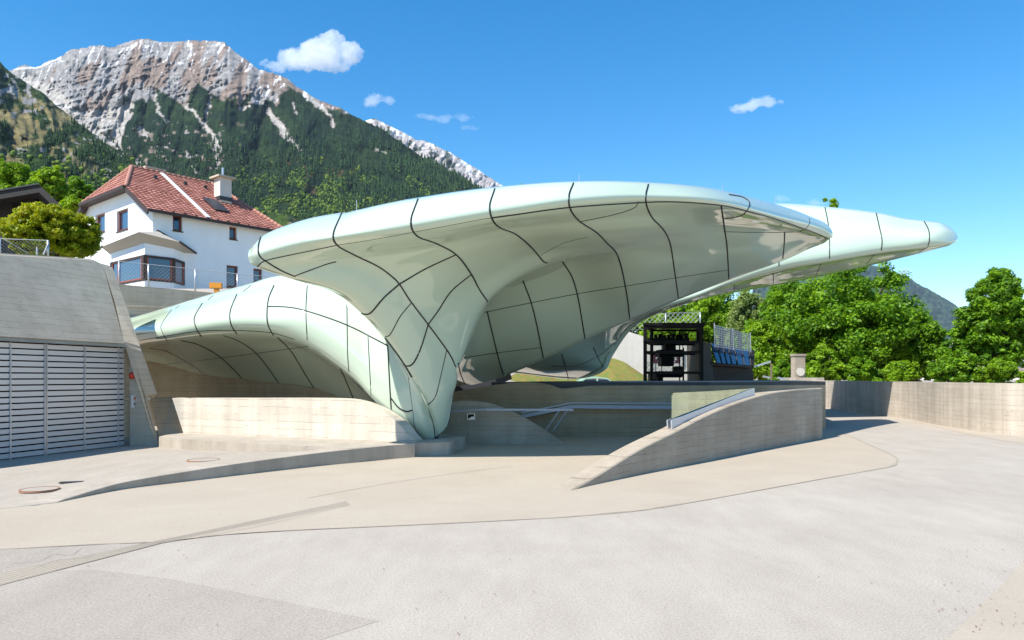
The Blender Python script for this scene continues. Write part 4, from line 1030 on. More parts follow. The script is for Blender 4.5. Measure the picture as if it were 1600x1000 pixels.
# lift machinery inside: cabin head, hoist, cables
mb = MB(); mb.cbox((x0+1.2, y0+1.3, zt_-.62), 1.9,1.2,.16)
for i in range(9): mb.cbox((x0+.45+i*.2, y0+.9, zt_-.5), .12,.3,.22+.05*(i%3))
mb.build('hoist', M['black'], lift)
mb = MB(); mb.cbox((x0+1.35, y0+1.3, 2.72), 1.1,1.0,.34).cbox((x0+1.35, y0+1.3, 3.0), .5,.7,.3).cbox((x0+1.2, y0+1.3, 2.35), .6,.8,.45).cbox((x0+1.3, y0+1.2, 1.75), 1.15,.8,.3).cbox((x0+1.75, y0+1.2, 1.95), .45,.5,.35).cbox((x0+.7,y0+1.2,1.55),.6,.6,.5).cbox((x0+1.3, y0+1.3, 3.2), .26,.5,.5)
mb.build('lift_machinery', M['black'], lift, bevel=.03)
mb = MB(); mb.tube([(x0+.95,y0+1,1.2),(x0+.95,y0+1,3.8)], .02, 6).tube([(x1-.75,y0+1,1.2),(x1-.75,y0+1,3.8)], .03, 6).tube([(x1-.6,y0+1,1.2),(x1-.6,y0+1,3.8)], .02, 6); mb.build('cable', M['black'], lift)
# sign board on the wall seen through the shaft, striped post
sb = empty('sign_board', P(1041,560,46), 'dark red sign board with pale lettering on the white wall, seen through the lift', 'sign')
c_ = P(1041,561,46); mb = MB(); mb.cbox((c_.x,c_.y,c_.z), 1.6,.06,.55); mb.build('board', mat('dark red sign', (.05,.012,.018), .5), sb)
def textobj(txt, loc, size, m_, parent, name='lettering', rz=0.0, ext=.006):
    cu = bpy.data.curves.new(name, 'FONT'); cu.body = txt; cu.size = size; cu.extrude = ext; cu.align_x = 'CENTER'; cu.align_y = 'CENTER'
    o = bpy.data.objects.new(name, cu); C.objects.link(o); o.rotation_euler = (math.pi/2, 0, rz)
    bpy.context.view_layer.update(); dg = bpy.context.evaluated_depsgraph_get()
    me = bpy.data.meshes.new_from_object(o.evaluated_get(dg)); me.transform(o.rotation_euler.to_matrix().to_4x4()); bpy.data.objects.remove(o)
    o = bpy.data.objects.new(name, me); C.objects.link(o); me.materials.clear(); me.materials.append(m_)
    o.parent = parent; o.location = Vector(loc)-parent.location; return o
textobj('Hungerburg', c_+Vector((-.02,-.06,.07)), .27, mat('pale lettering', (.7,.7,.72), .5), sb)
mb = MB(); mb.cbox((c_.x,c_.y-.04,c_.z-.16), 1.1,.02,.09); mb.build('second_line', mat('faded lettering', (.28,.28,.36), .5), sb)
ps = empty('striped_post', P(1079,598,44), 'slim red and white banded post beside the lift', 'post')
for i in range(6):
    b_ = P(1080,598,44); MB().tube([b_+Z1*i*.42, b_+Z1*(i+1)*.42], .07, 8).build('band', mat('signal red', (.55,.02,.02), .5) if i % 2 else M['white'], ps, True)
# workshop with sloped glazing
ws = empty('workshop_building', P(1110,598,35), 'dark timber clad annex with sloping glazing and wire screen on its roof', 'annex')
D1, D2 = 34, 36.2
def dd(px, py, f): return P(px, py, D1+(D2-D1)*f)
front = [dd(1099,600,0), dd(1113,600,.1), dd(1104,534,.05), dd(1097,534,0)]
mb = MB(); mb.hexa([dd(1098,600,0), dd(1117,600,.15), dd(1117,600,.15)+Vector((0,3,0)), dd(1098,600,0)+Vector((0,3,0)), dd(1097,533,0), dd(1110,537,.1), dd(1110,537,.1)+Vector((0,3,0)), dd(1097,533,0)+Vector((0,3,0))]); mb.build('timber_wall', M['cladding'], ws)
mb = MB(); mb.hexa([dd(1117,600,.45), dd(1178,600,1.1), dd(1178,600,1.1)+Vector((0,3,0)), dd(1117,600,.5)+Vector((0,3,0)), dd(1114,567,.35), dd(1176,575,1.1), dd(1176,575,1.1)+Vector((0,3,0)), dd(1114,567,.5)+Vector((0,3,0))]); mb.build('recess', M['wood'], ws)
mb = MB(); mb.hexa([dd(1112,566,.08), dd(1175,571,.95), dd(1175,571,.95)+Vector((-.3,1,0)), dd(1112,566,.1)+Vector((0,1,0)), dd(1112,570,.08), dd(1175,575,.95), dd(1175,575,.95)+Vector((-.3,1,0)), dd(1112,570,.1)+Vector((0,1,0))]); mb.build('shelf', M['wood'], ws)
gl = [dd(1119,567,.05), dd(1173,571,.95), dd(1170,547,1.3), dd(1110,536,.42)]
mb = MB(); mb.prism(gl, (.0,.06,-.02)); g_ = mb.build('sloped_glazing', M['pane'], ws)
for f in (0,.16,.3,.44,.6,.8,1):
    a_ = gl[0].lerp(gl[1], f); b2 = gl[3].lerp(gl[2], f); MB().bar(a_-Vector((0,.03,0)), b2-Vector((0,.03,0)), .05, .05).build('glazing_bar', M['grey_metal'], g_)
mb = MB(); mb.hexa([gl[1], gl[1]+Vector((.25,.2,0)), gl[1]+Vector((.2,2.2,0)), gl[1]+Vector((0,2,0)), gl[2], gl[2]+Vector((.35,.2,0)), gl[2]+Vector((.2,2.2,0)), gl[2]+Vector((0,2,0))]); mb.build('end_wall', M['barn'], ws)
sc_ = empty('wire_screen', dd(1140,540,.5), 'pale wire mesh screen with dark panels on the roof of the annex', 'screen')
q = [dd(1117,541,.25), dd(1173,549,1.1), dd(1172,523,1.1), dd(1116,508,.25)]
mb = MB()
for i in range(10): mb.bar(q[0].lerp(q[3], i/9), q[1].lerp(q[2], i/9), .025, .025)
for i in range(23): mb.bar(q[0].lerp(q[1], i/22), q[3].lerp(q[2], i/22), .02, .02)
mb.build('mesh', M['steel'], sc_)
for f in (.12,.42,.63):
    a_, b2 = q[0].lerp(q[1], f), q[0].lerp(q[1], f+.13); c3, d3 = q[3].lerp(q[2], f+.13), q[3].lerp(q[2], f); MB().prism([a_,b2,c3,d3], (0,.05,0)).build('panel', M['navy'], sc_)
for f in (0,.5,1): MB().bar(q[0].lerp(q[1], f)-Z1*.05, q[3].lerp(q[2], f)+Z1*.1, .04,.04).build('post', M['steel'], sc_)
# gate arm and posts
ga_ = empty('gate_arm', P(1204,590,38), 'slim grey tilted arm on a post at the edge of the trees', 'barrier')
MB().bar(P(1178,573,38), P(1204,565,38), .07,.09).build('arm', M['steel'], ga_); MB().bar(P(1205,596,38), P(1205,568,38), .08,.08).build('post', M['barkpost'], ga_)
for x, y, w_ in ((1199,588,14),(1221,590,12)): MB().bar(P(x-w_/2,y,38.5), P(x+w_/2,y+3,38.5), .06,.10).build('rail', M['steel'], ga_)

# ---------------------------------------------------------------- parked car (only its cabin shows above the deck)
car = empty('parked_car', P(932,606,37), 'pale green parked car whose roof and windows show above the deck', 'car')
def car_build():
    c = P(933,590,37); L, Wd_, z0 = 4.3, 1.75, .15
    cx, cy = c.x, c.y+Wd_/2
    prof = [(-2.15,.35),(-2.15,.75),(-1.95,.93),(-1.15,1.02),(-.55,1.42),(0,1.50),(.6,1.46),(1.25,1.10),(1.95,.95),(2.15,.7),(2.15,.35)]
    mp = mat('pale green car paint', (.32,.5,.36), .25)
    def ring(y, k, kz): return [Vector((cx-x*1.0*k, cy+y, z0+(zz if zz < 1 else 1+(zz-1)*kz))) for x, zz in prof]
    secs = [ring(-Wd_/2, .97, .93), ring(-Wd_/2+.12, 1, .98), ring(0, 1, 1), ring(Wd_/2-.12, 1, .98), ring(Wd_/2, .97, .93)]
    mb = MB(); m = len(prof)
    for s_ in secs: mb.v += s_
    for i in range(4):
        for j in range(m): mb.f.append((i*m+j, i*m+(j+1)%m, (i+1)*m+(j+1)%m, (i+1)*m+j))
    mb.f += [tuple(range(m)), tuple(4*m+j for j in range(m))[::-1]]
    mb.build('body', mp, car, True).data.shade_flat()
    for s_, y in ((-1, cy-Wd_/2-.012),):
        for poly in ([(-.98,1.04),(-.52,1.36),(-.05,1.42),(-.05,1.04)], [(.05,1.04),(.05,1.42),(.55,1.38),(.98,1.12),(.98,1.04)]):
            mb = MB(); mb.prism([Vector((cx-x, y, z0+z)) for x, z in poly], (0,.02,0)); mb.build('side_window', M['pane'], car)
    for x in (-1.35, 1.35):
        for y in (cy-Wd_/2+.02, cy+Wd_/2-.02):
            w_ = MB().tube([(cx+x, y-.1, z0+.32), (cx+x, y+.1, z0+.32)], .32, 20).build('wheel', M['black'], car)
            MB().tube([(cx+x, y-.115, z0+.32), (cx+x, y+.115, z0+.32)], .2, 14).build('rim', M['steel'], w_)
    mb = MB(); mb.cbox((cx+.98, cy-Wd_/2-.12, z0+1.03), .12,.16,.14); mb.build('mirror', M['navy'], car, bevel=.02)
    for x in (-2.14, 2.12):
        for y in (-.6,.6): mb = MB(); mb.cbox((cx+x, cy+y, z0+.7), .1,.35,.14); mb.build('headlight' if x > 0 else 'tail_lamp', M['steel'] if x > 0 else M['red'], car)
car_build()
# ================================================================ VEGETATION
rng = np.random.default_rng(11)
def leafmat(name, c1, c2, c3, trans=.45):
    m = bpy.data.materials.new(name); m.use_nodes = True; t = NT(m); b = t.b
    a = t.attr('rnd'); big = t.noise(t.pos(), .5, 3, .6)
    f = t.math('ADD', t.math('MULTIPLY', a.outputs['Fac'], .65), t.math('MULTIPLY', big, .35))
    col = t.ramp(f, [(.2, c1), (.5, c2), (.85, c3)])
    t.l(col, b.inputs['Base Color']); b.inputs['Roughness'].default_value = .5; b.inputs['Specular IOR Level'].default_value = .35
    tr = t.n('ShaderNodeBsdfTranslucent'); t.l(t.mix(1.0, col, (1.5, 1.35, .5), 'MULTIPLY'), tr.inputs['Color'])
    mx = t.n('ShaderNodeMixShader'); mx.inputs[0].default_value = trans
    out = [n_ for n_ in m.node_tree.nodes if n_.type == 'OUTPUT_MATERIAL'][0]
    t.l(b.outputs[0], mx.inputs[1]); t.l(tr.outputs[0], mx.inputs[2]); t.l(mx.outputs[0], out.inputs[0]); return m
ML = {'maple': leafmat('maple leaves', (.06,.15,.006), (.14,.29,.012), (.25,.43,.02)),
      'bright': leafmat('bright green leaves', (.10,.20,.008), (.20,.36,.014), (.32,.48,.022)),
      'deep': leafmat('deep green leaves', (.05,.14,.008), (.11,.26,.014), (.19,.38,.02)),
      'olive': leafmat('willow leaves', (.14,.21,.06), (.24,.33,.10), (.34,.43,.16)),
      'ball': leafmat('globe maple leaves', (.12,.17,.004), (.27,.34,.008), (.42,.40,.015)),
      'lime': leafmat('young leaves', (.12,.24,.008), (.24,.40,.015), (.36,.50,.03))}
def leaves(centers, radii, nper, size, flat=.55, seed=0):
    """centres (n,3), radii (n,), leaf quads in each clump"""
    r = np.random.default_rng(seed); n = len(centers); N = n*nper
    ci = np.repeat(np.arange(n), nper)
    d = r.normal(size=(N, 3)); d /= np.linalg.norm(d, axis=1)[:, None]
    rad = radii[ci]*(r.random(N)**.45)
    pos = centers[ci]+d*rad[:, None]*np.array([1, 1, flat])
    nrm = d*.7+r.normal(size=(N, 3))*.55+np.array([0, 0, .75]); nrm /= np.linalg.norm(nrm, axis=1)[:, None]
    a = np.cross(nrm, r.normal(size=(N, 3))); a /= np.linalg.norm(a, axis=1)[:, None]; b = np.cross(nrm, a)
    s = size*(.6+.8*r.random(N))[:, None]
    q = np.stack([pos-a*s, pos-b*s*.55-nrm*s*.12, pos+a*s, pos+b*s*.55-nrm*s*.12], 1)
    rnd = np.clip(.5+.22*r.normal(size=N)+.18*r.normal(size=n)[ci], 0, 1)
    return q, rnd
def leafmesh(name, q, rnd, m, parent):
    n = len(q); me = bpy.data.meshes.new(name); me.vertices.add(4*n); me.loops.add(4*n); me.polygons.add(n)
    off = np.array(parent.location) if parent is not None else np.zeros(3)
    me.vertices.foreach_set('co', (q.reshape(-1, 3)-off).astype(np.float32).ravel())
    me.loops.foreach_set('vertex_index', np.arange(4*n, dtype=np.int32)); me.polygons.foreach_set('loop_start', np.arange(0, 4*n, 4, dtype=np.int32))
    me.update(calc_edges=True); at = me.attributes.new('rnd', 'FLOAT', 'FACE'); at.data.foreach_set('value', rnd.astype(np.float32))
    me.materials.append(m); o = bpy.data.objects.new(name, me); C.objects.link(o); o.parent = parent; return o
def tree(px, py_top, py_bot, halfw, D, m, label, name='broadleaf_tree', cat='tree', clumps=150, nper=90, leaf=.13, seed=1, zbase=None, shape=1.0, depth=.8, cl=.16, group=None, trunk_r=.16, lobes=5, flat=.78):
    clumps = int(clumps*1.35); cl *= .88
    """crown given by its outline in the photo at distance D: irregular, several lobes, hollow inside"""
    r = np.random.default_rng(seed); cx, cz = P(px, 0, D).x, EYE+(HY-(py_top+py_bot)/2)/F*D
    rx, rz = halfw/F*D, (py_bot-py_top)/2/F*D; ry = rx*depth
    base = Vector((cx, D, zbase if zbase is not None else cz-rz-1.6))
    t = empty(name, base, label, cat, group)
    # lobes
    lob = []
    for i in range(lobes):
        a = 2*math.pi*(i+r.random()*.6)/lobes; zz = r.uniform(-.45, .42)
        lob.append((np.array([math.cos(a)*.42, math.sin(a)*.42, zz]), r.uniform(.48, .62)))
    lob.append((np.array([r.uniform(-.15,.15), 0, .45]), .55)); lob.append((np.array([0, 0, -.2]), .62))
    cs = []; rad = []
    while len(cs) < clumps:
        c, lr = lob[r.integers(len(lob))]; d = r.normal(size=3); d /= np.linalg.norm(d)
        p = c+d*lr*(r.uniform(.55, 1.02))
        if np.linalg.norm(p) > 1.04: continue
        k = (1.0-.45*max(0, p[2])**1.5*shape)
        cs.append([cx+p[0]*rx*k, D+p[1]*ry, cz+p[2]*rz]); rad.append(cl*min(rx, rz*1.3)*r.uniform(.7, 1.5))
    cs = np.array(cs); rad = np.array(rad)
    q, rnd = leaves(cs, rad, int(nper*1.35), leaf*.76, flat, seed)
    leafmesh('crown', q, rnd, m, t)
    mb = MB(); tr = [base, base.lerp(Vector((cx, D, cz)), .5)+Vector((.15,0,0)), Vector((cx, D, cz+rz*.3))]
    mb.tube([base-Z1*.5]+tr, trunk_r, 8, r2=trunk_r*.35)
    for i in range(0, len(cs), max(1, len(cs)//14)):
        e = Vector(cs[i]); s = tr[1].lerp(tr[2], r.uniform(0, .6)); mb.tube([s, s.lerp(e, .5)+Vector((0,0,.1)), e], trunk_r*.4, 5, r2=.02)
    mb.build('trunk', M['bark'], t, True)
    return t
import itertools
# right hand wood behind the parapet wall
gR = 'trees behind the parapet wall'
tree(1338,396,600,126,47,ML['maple'],'largest broad green tree, with its crown under the rear canopy tip',clumps=330,nper=120,leaf=.15,seed=3,zbase=-1,cl=.13,group=gR,trunk_r=.3,lobes=8,shape=.5)
tree(1232,432,600,72,52,ML['maple'],'mid green broadleaf tree left of the largest one',clumps=220,nper=110,leaf=.15,seed=4,zbase=-1,cl=.15,group=gR)
tree(1160,448,590,48,57,ML['olive'],'greyish green feathery tree behind the annex screen',name='willow_tree',clumps=150,nper=120,leaf=.13,seed=5,zbase=-1,group=gR,flat=1.1)
tree(1098,455,585,50,60,ML['bright'],'bright green tree right behind the lift shaft',clumps=170,nper=100,leaf=.16,seed=6,zbase=-1,group=gR)
tree(1040,474,570,40,62,ML['lime'],'yellow green young tree left behind the lift shaft',clumps=120,nper=100,leaf=.15,seed=7,zbase=-1,group=gR)
tree(1190,500,605,60,48,ML['bright'],'lower bright green tree between the annex and the stone pillar',clumps=170,nper=110,leaf=.13,seed=8,zbase=-1,group=gR)
tree(1430,490,610,58,46,ML['maple'],'medium tree right of the largest one below the far blue mountain',clumps=180,nper=110,leaf=.14,seed=9,zbase=-2,group=gR)
tree(1552,411,610,66,40,ML['maple'],'tall maple near the right edge with a pointed crown',clumps=280,nper=125,leaf=.13,seed=27,zbase=-2,cl=.15,group=gR,shape=.8,lobes=7)
tree(1625,440,612,46,42,ML['maple'],'tree cut by the right edge of the view',clumps=140,nper=110,leaf=.13,seed=22,zbase=-2,group=gR)
tree(1490,528,612,42,39,ML['maple'],'low green tree left of the tall pointed maple',clumps=130,nper=110,leaf=.12,seed=23,zbase=-2,group=gR)
gB = 'bushes along the parapet wall'
for i, (x, yt, hw_, D, k, l) in enumerate([(1285,540,38,44,'bright','bush right beside the stone pillar'),(1350,552,40,43.5,'maple','second bush right of the stone pillar behind the parapet'),(1408,560,34,41,'bright','third bush right of the stone pillar behind the parapet'),(1222,560,24,45,'maple','dark bush just left of the stone pillar'),(1560,560,46,38,'bright','bush below the tall pointed maple')]):
    tree(x,yt,612,hw_,D,ML[k],l,name='bush',cat='bush',clumps=90,nper=110,leaf=.11,seed=30+i,zbase=-1.2,group=gB,trunk_r=.06)
tree(1010,470,590,46,66,ML['maple'],'green tree under the curved edge of the rear canopy, left of the lift',clumps=150,nper=100,leaf=.17,seed=61,zbase=-1,group=gR)
tree(1128,450,600,46,64,ML['maple'],'dark green tree behind the roof screen of the annex',clumps=170,nper=110,leaf=.16,seed=62,zbase=-1,group=gR)
tree(1070,440,560,40,72,ML['deep'],'darker tree farther back over the lift shaft',clumps=150,nper=100,leaf=.18,seed=63,zbase=-1,group=gR)
tree(1720,430,612,70,46,ML['maple'],'tree outside the right edge along the parapet wall',clumps=150,nper=100,leaf=.14,seed=71,zbase=-2,group=gR)
# tree tops peeping over the roofs
tree(815,272,420,26,55,ML['deep'],'thin tree whose top twigs show above the front canopy roof',clumps=60,nper=60,leaf=.12,seed=41,zbase=0,trunk_r=.12)
tree(1296,301,420,30,56,ML['bright'],'tree whose top twigs show above the rear canopy roof',clumps=60,nper=60,leaf=.13,seed=42,zbase=0,trunk_r=.12)
# globe maple in front of the house
gm = empty('globe_maple', P(92,400,27)-Z1*1.0, 'round clipped yellow green tree between the dark barn and the white house', 'tree')
r_ = np.random.default_rng(5); cs = []; rad = []; D = 27; cx, cz, rx, rz = P(83,0,D).x, EYE+(HY-364)/F*D, 68/F*D, 43/F*D
while len(cs) < 520:
    d = r_.normal(size=3); d /= np.linalg.norm(d)
    if d[2] < -.93: continue
    k = r_.uniform(.55, .98)*(1+.05*math.sin(5*d[0]+3*d[2])); cs.append([cx+d[0]*rx*k, D+d[1]*rx*k, cz+d[2]*rz*k]); rad.append(.21*r_.uniform(.6, 1.4))
q_, rn_ = leaves(np.array(cs), np.array(rad), 120, .055, .6, 77); leafmesh('crown', q_, rn_, ML['ball'], gm)
mb = MB(); b_ = gm.location.copy(); mb.tube([b_-Z1*.6, b_+Z1*.7, Vector((cx, D, cz))], .09, 8, r2=.05)
for i in range(12): e = Vector(cs[i*20]); s = Vector((cx, D, cz-.6)); mb.tube([s, s.lerp(e, .5), e], .035, 5, r2=.01)
mb.build('trunk', M['bark'], gm, True)
# broadleaf trees on the slope behind the barn and the house
gS = 'trees on the slope behind the barn'
for i, (x, yt, yb, hw_, D, k, l) in enumerate([(22,246,330,40,78,'bright','bright green tree at the left edge above the barn'),(80,258,330,34,74,'bright','green tree above the barn gable'),(122,272,330,26,82,'maple','darker green tree left of the red roof'),(112,305,345,22,60,'lime','yellow green tree between the globe maple and the white house'),(55,285,340,30,66,'maple','low green tree just behind the barn roof ridge'),(290,296,330,8,66,'lime','small yellow green tree top above the house ridge left'),(337,298,330,9,68,'lime','small yellow green tree top beside the tall chimney')]):
    tree(x,yt,yb,hw_,D,ML[k],l,clumps=110 if hw_ > 10 else 30,nper=95,leaf=.17 if hw_ > 10 else .12,seed=50+i,zbase=8,group=gS,trunk_r=.2)
# ================================================================ MOUNTAINS
def vnoise2(x, y, seed=0):
    xi, yi = np.floor(x).astype(np.int64), np.floor(y).astype(np.int64); fx, fy = x-xi, y-yi
    fx, fy = fx*fx*fx*(fx*(fx*6-15)+10), fy*fy*fy*(fy*(fy*6-15)+10)
    def h(a, b):
        n = (a*374761393+b*668265263+seed*1274126177) & 0xffffffff; n = ((n ^ (n >> 13))*1274126177) & 0xffffffff
        return ((n ^ (n >> 16)) & 0xffff)/65535.0
    return (h(xi,yi)*(1-fx)+h(xi+1,yi)*fx)*(1-fy)+(h(xi,yi+1)*(1-fx)+h(xi+1,yi+1)*fx)*fy
def fbm(x, y, o=5, seed=0, ridged=False, gain=.5, lac=2.03):
    s = 0; a = 1; n = 0
    for i in range(o):
        v = vnoise2(x, y, seed+i*17)
        if ridged: v = 1-np.abs(2*v-1)
        s = s+a*v; n += a; a *= gain; x = x*lac+3.1; y = y*lac+1.7
    return s/n
def polydist(px, py, pl):
    """distance in photo pixels to a polyline given as (x, y, halfwidth); returns distance minus interpolated halfwidth"""
    best = np.full(px.shape, 1e9)
    for (x0,y0,w0),(x1,y1,w1) in zip(pl[:-1], pl[1:]):
        dx, dy = x1-x0, y1-y0; t = np.clip(((px-x0)*dx+(py-y0)*dy)/(dx*dx+dy*dy+1e-9), 0, 1)
        best = np.minimum(best, np.hypot(px-x0-t*dx, py-y0-t*dy)-(w0+(w1-w0)*t))
    return best
def mountain(name, ridge, x0, x1, nx, nt, Dbase, Dridge, ybase, m, relief, colour, seed, jag=2.0, fq=1.0):
    xs = np.linspace(x0, x1, nx); yr = np.interp(xs, [p[0] for p in ridge], [p[1] for p in ridge])
    jn = (fbm(xs*.055, xs*0, 6, seed+5, gain=.68)-.5)*jag*2; yr = yr+jn
    T = np.linspace(0, 1, nt)**.9; XX, TT = np.meshgrid(xs, T, indexing='ij')
    YY = ybase+(yr[:, None]-ybase)*TT
    Dr = np.interp(xs, [p[0] for p in Dridge], [p[1] for p in Dridge])
    D = Dbase+(Dr[:, None]-Dbase)*TT**1.15
    rel = relief(XX, YY, TT)*np.sin(np.clip(TT, 0, 1)*math.pi)**.35*np.clip((1.002-TT)*30, .1, 1)
    D2 = D*(1-rel)
    Zs = EYE+(HY-YY)/F*D; Xs = (XX-HX)/F*D2
    Zs = EYE+(HY-YY)/F*D2
    v = np.stack([Xs, D2, Zs], -1).reshape(-1, 3)
    back = np.stack([(xs-HX)/F*Dr*1.18, Dr*1.25, np.full(nx, -10.0)], -1)   # far side so the mountain is a solid body
    fr = np.stack([(xs-HX)/F*D2[:, 0], D2[:, 0], np.full(nx, -10.0)], -1)
    allv = np.concatenate([v, back, fr]); f = []
    idx = np.arange(nx*nt).reshape(nx, nt)
    a = idx[:-1, :-1].ravel(); b = idx[1:, :-1].ravel(); c = idx[1:, 1:].ravel(); d = idx[:-1, 1:].ravel()
    F1 = np.stack([a, b, c, d], -1); bi = nx*nt+np.arange(nx); fi = bi+nx
    F2 = np.stack([idx[:-1, -1], idx[1:, -1], bi[1:], bi[:-1]], -1); F3 = np.stack([fi[:-1], fi[1:], idx[1:, 0], idx[:-1, 0]], -1)
    faces = np.concatenate([F1, F2, F3]); me = bpy.data.meshes.new(name)
    me.vertices.add(len(allv)); me.vertices.foreach_set('co', allv.astype(np.float32).ravel()); n = len(faces)
    me.loops.add(4*n); me.polygons.add(n); me.loops.foreach_set('vertex_index', faces.astype(np.int32).ravel()); me.polygons.foreach_set('loop_start', np.arange(0, 4*n, 4, dtype=np.int32))
    me.update(calc_edges=True); me.polygons.foreach_set('use_smooth', np.ones(n, bool))
    col = np.ones((len(allv), 4), np.float32); col[:nx*nt, :3] = colour(XX, YY, TT).reshape(-1, 3); col[nx*nt:, :3] = .2
    ca = me.color_attributes.new('Col', 'FLOAT_COLOR', 'POINT'); ca.data.foreach_set('color', col.ravel())
    me.materials.append(m); o = bpy.data.objects.new(name, me); C.objects.link(o); tag(o, kind='structure')
    return o, (XX, YY, TT, D2)
def lerp3(a, b, t): return np.array(a)*(1-t[..., None])+(b if isinstance(b, np.ndarray) else np.array(b))*t[..., None]
def sm(x, a, b): t = np.clip((x-a)/(b-a), 0, 1); return t*t*(3-2*t)
MM = bpy.data.materials.new('mountain ground'); MM.use_nodes = True; t = NT(MM); a_ = t.n('ShaderNodeVertexColor'); a_.layer_name = 'Col'
t.b.inputs['Roughness'].default_value = .95; t.b.inputs['Specular IOR Level'].default_value = .1
c_ = t.mix(.85, a_.outputs['Color'], t.mix(1.0, a_.outputs['Color'], t.ramp(t.noise(t.pos(), .02, 9, .75), [(.32, (.45,.45,.45)), (.68, (1.5,1.5,1.5))]), 'MULTIPLY'))
t.base(c_); t.bump(t.math('ADD', t.noise(t.pos(), .018, 10, .8), t.math('MULTIPLY', t.noise(t.pos((1,1,1.6)), .055, 6, .75), .5)), 1.0, 19)
# main range
ridge = [(-400,140),(-60,125),(0,112),(18,107),(40,104),(62,103),(90,88),(125,73),(150,70),(172,76),(190,68),(205,64),(232,61),(250,68),(280,63),(320,63),(345,66),(360,74),(385,95),(410,110),(445,122),(470,140),(500,155),(530,170),(555,180),(575,190),(600,205),(640,232),(680,255),(720,278),(750,293),(800,318),(900,370),(1000,420)]
fy = [(-100,140),(0,150),(34,128),(70,160),(104,190),(128,205),(150,228),(165,215),(187,190),(194,146),(206,157),(225,154),(231,163),(253,143),(275,156),(292,170),(312,132),(330,145),(344,154),(372,169),(362,143),(390,163),(387,140),(416,168),(450,133),(462,142),(478,146),(500,168),(520,170),(560,176),(1000,176)]
fy = sorted(fy)
gull = [[(40,122,5),(80,146,10),(125,186,12),(150,209,6),(187,231,3.5)],[(206,157,3),(196,175,7),(184,196,10),(184,229,3)],[(120,185,14),(150,190,18),(190,180,16)],
 [(292,166,3),(312,188,2),(331,210,3),(340,235,3),(337,262,1.5)],[(416,168,3),(431,191,5),(453,216,4),(469,232,2)],[(200,241,1),(216,256,6),(229,272,8)],
 [(478,146,3),(500,168,2.5),(515,182,1.5),(523,198,.8)],[(214,202,3),(226,210,4)],[(250,236,1.5),(260,228,2)],[(292,243,3),(304,240,3)],[(458,160,1),(462,175,1.5)],[(240,150,2),(247,175,1),(262,190,.3)],
 [(330,150,2),(325,175,1),(322,190,.6)],[(372,170,2),(392,166,2)],[(300,262,1.5),(306,270,2)],[(590,232,.6),(600,238,.6)]]
def gull_d(X, Y):
    wx = (fbm(X*.09, Y*.09, 3, 3)-.5)*12; wy = (fbm(X*.09, Y*.09, 3, 9)-.5)*8; d = np.full(X.shape, 1e9)
    for g in gull: d = np.minimum(d, polydist(X+wx, Y+wy, g))
    return d
def rel_main(X, Y, T):
    # spurs and gullies run down and to the right; craggier high up
    u = X+.35*(Y-60); r1 = fbm(u*.017, Y*.006, 4, 2, True); r2 = fbm(u*.06+Y*.01, Y*.028, 5, 8, True, gain=.55)
    r3 = fbm(X*.2, Y*.2, 4, 31)
    high = sm(-(Y-np.interp(X, [p[0] for p in fy], [p[1] for p in fy])), -25, 30)
    strata = fbm((X*.25+Y*.9)*.12, (X-Y)*.02, 4, 77, True)
    g = np.exp(-np.clip(gull_d(X, Y)+2, 0, None)/6)
    sp = np.interp(X+.12*(Y-150), [20,110,160,206,215,231,253,291,312,344,362,376,387,416,450,500,560], [0,.8,-.8,-.9,.2,-.7,1,-1,1,-.8,.4,-.3,.7,-1,1,-.3,.4])
    sp = sp+(fbm(X*.05, Y*.05, 3, 301)-.5)*.8
    return .026*sp*np.exp(-((Y-175)/75)**2)+.07*r1+.024*r2*(.28+1.15*high)+.010*r3*(.4+high)+.016*strata*high-.018*g-.05
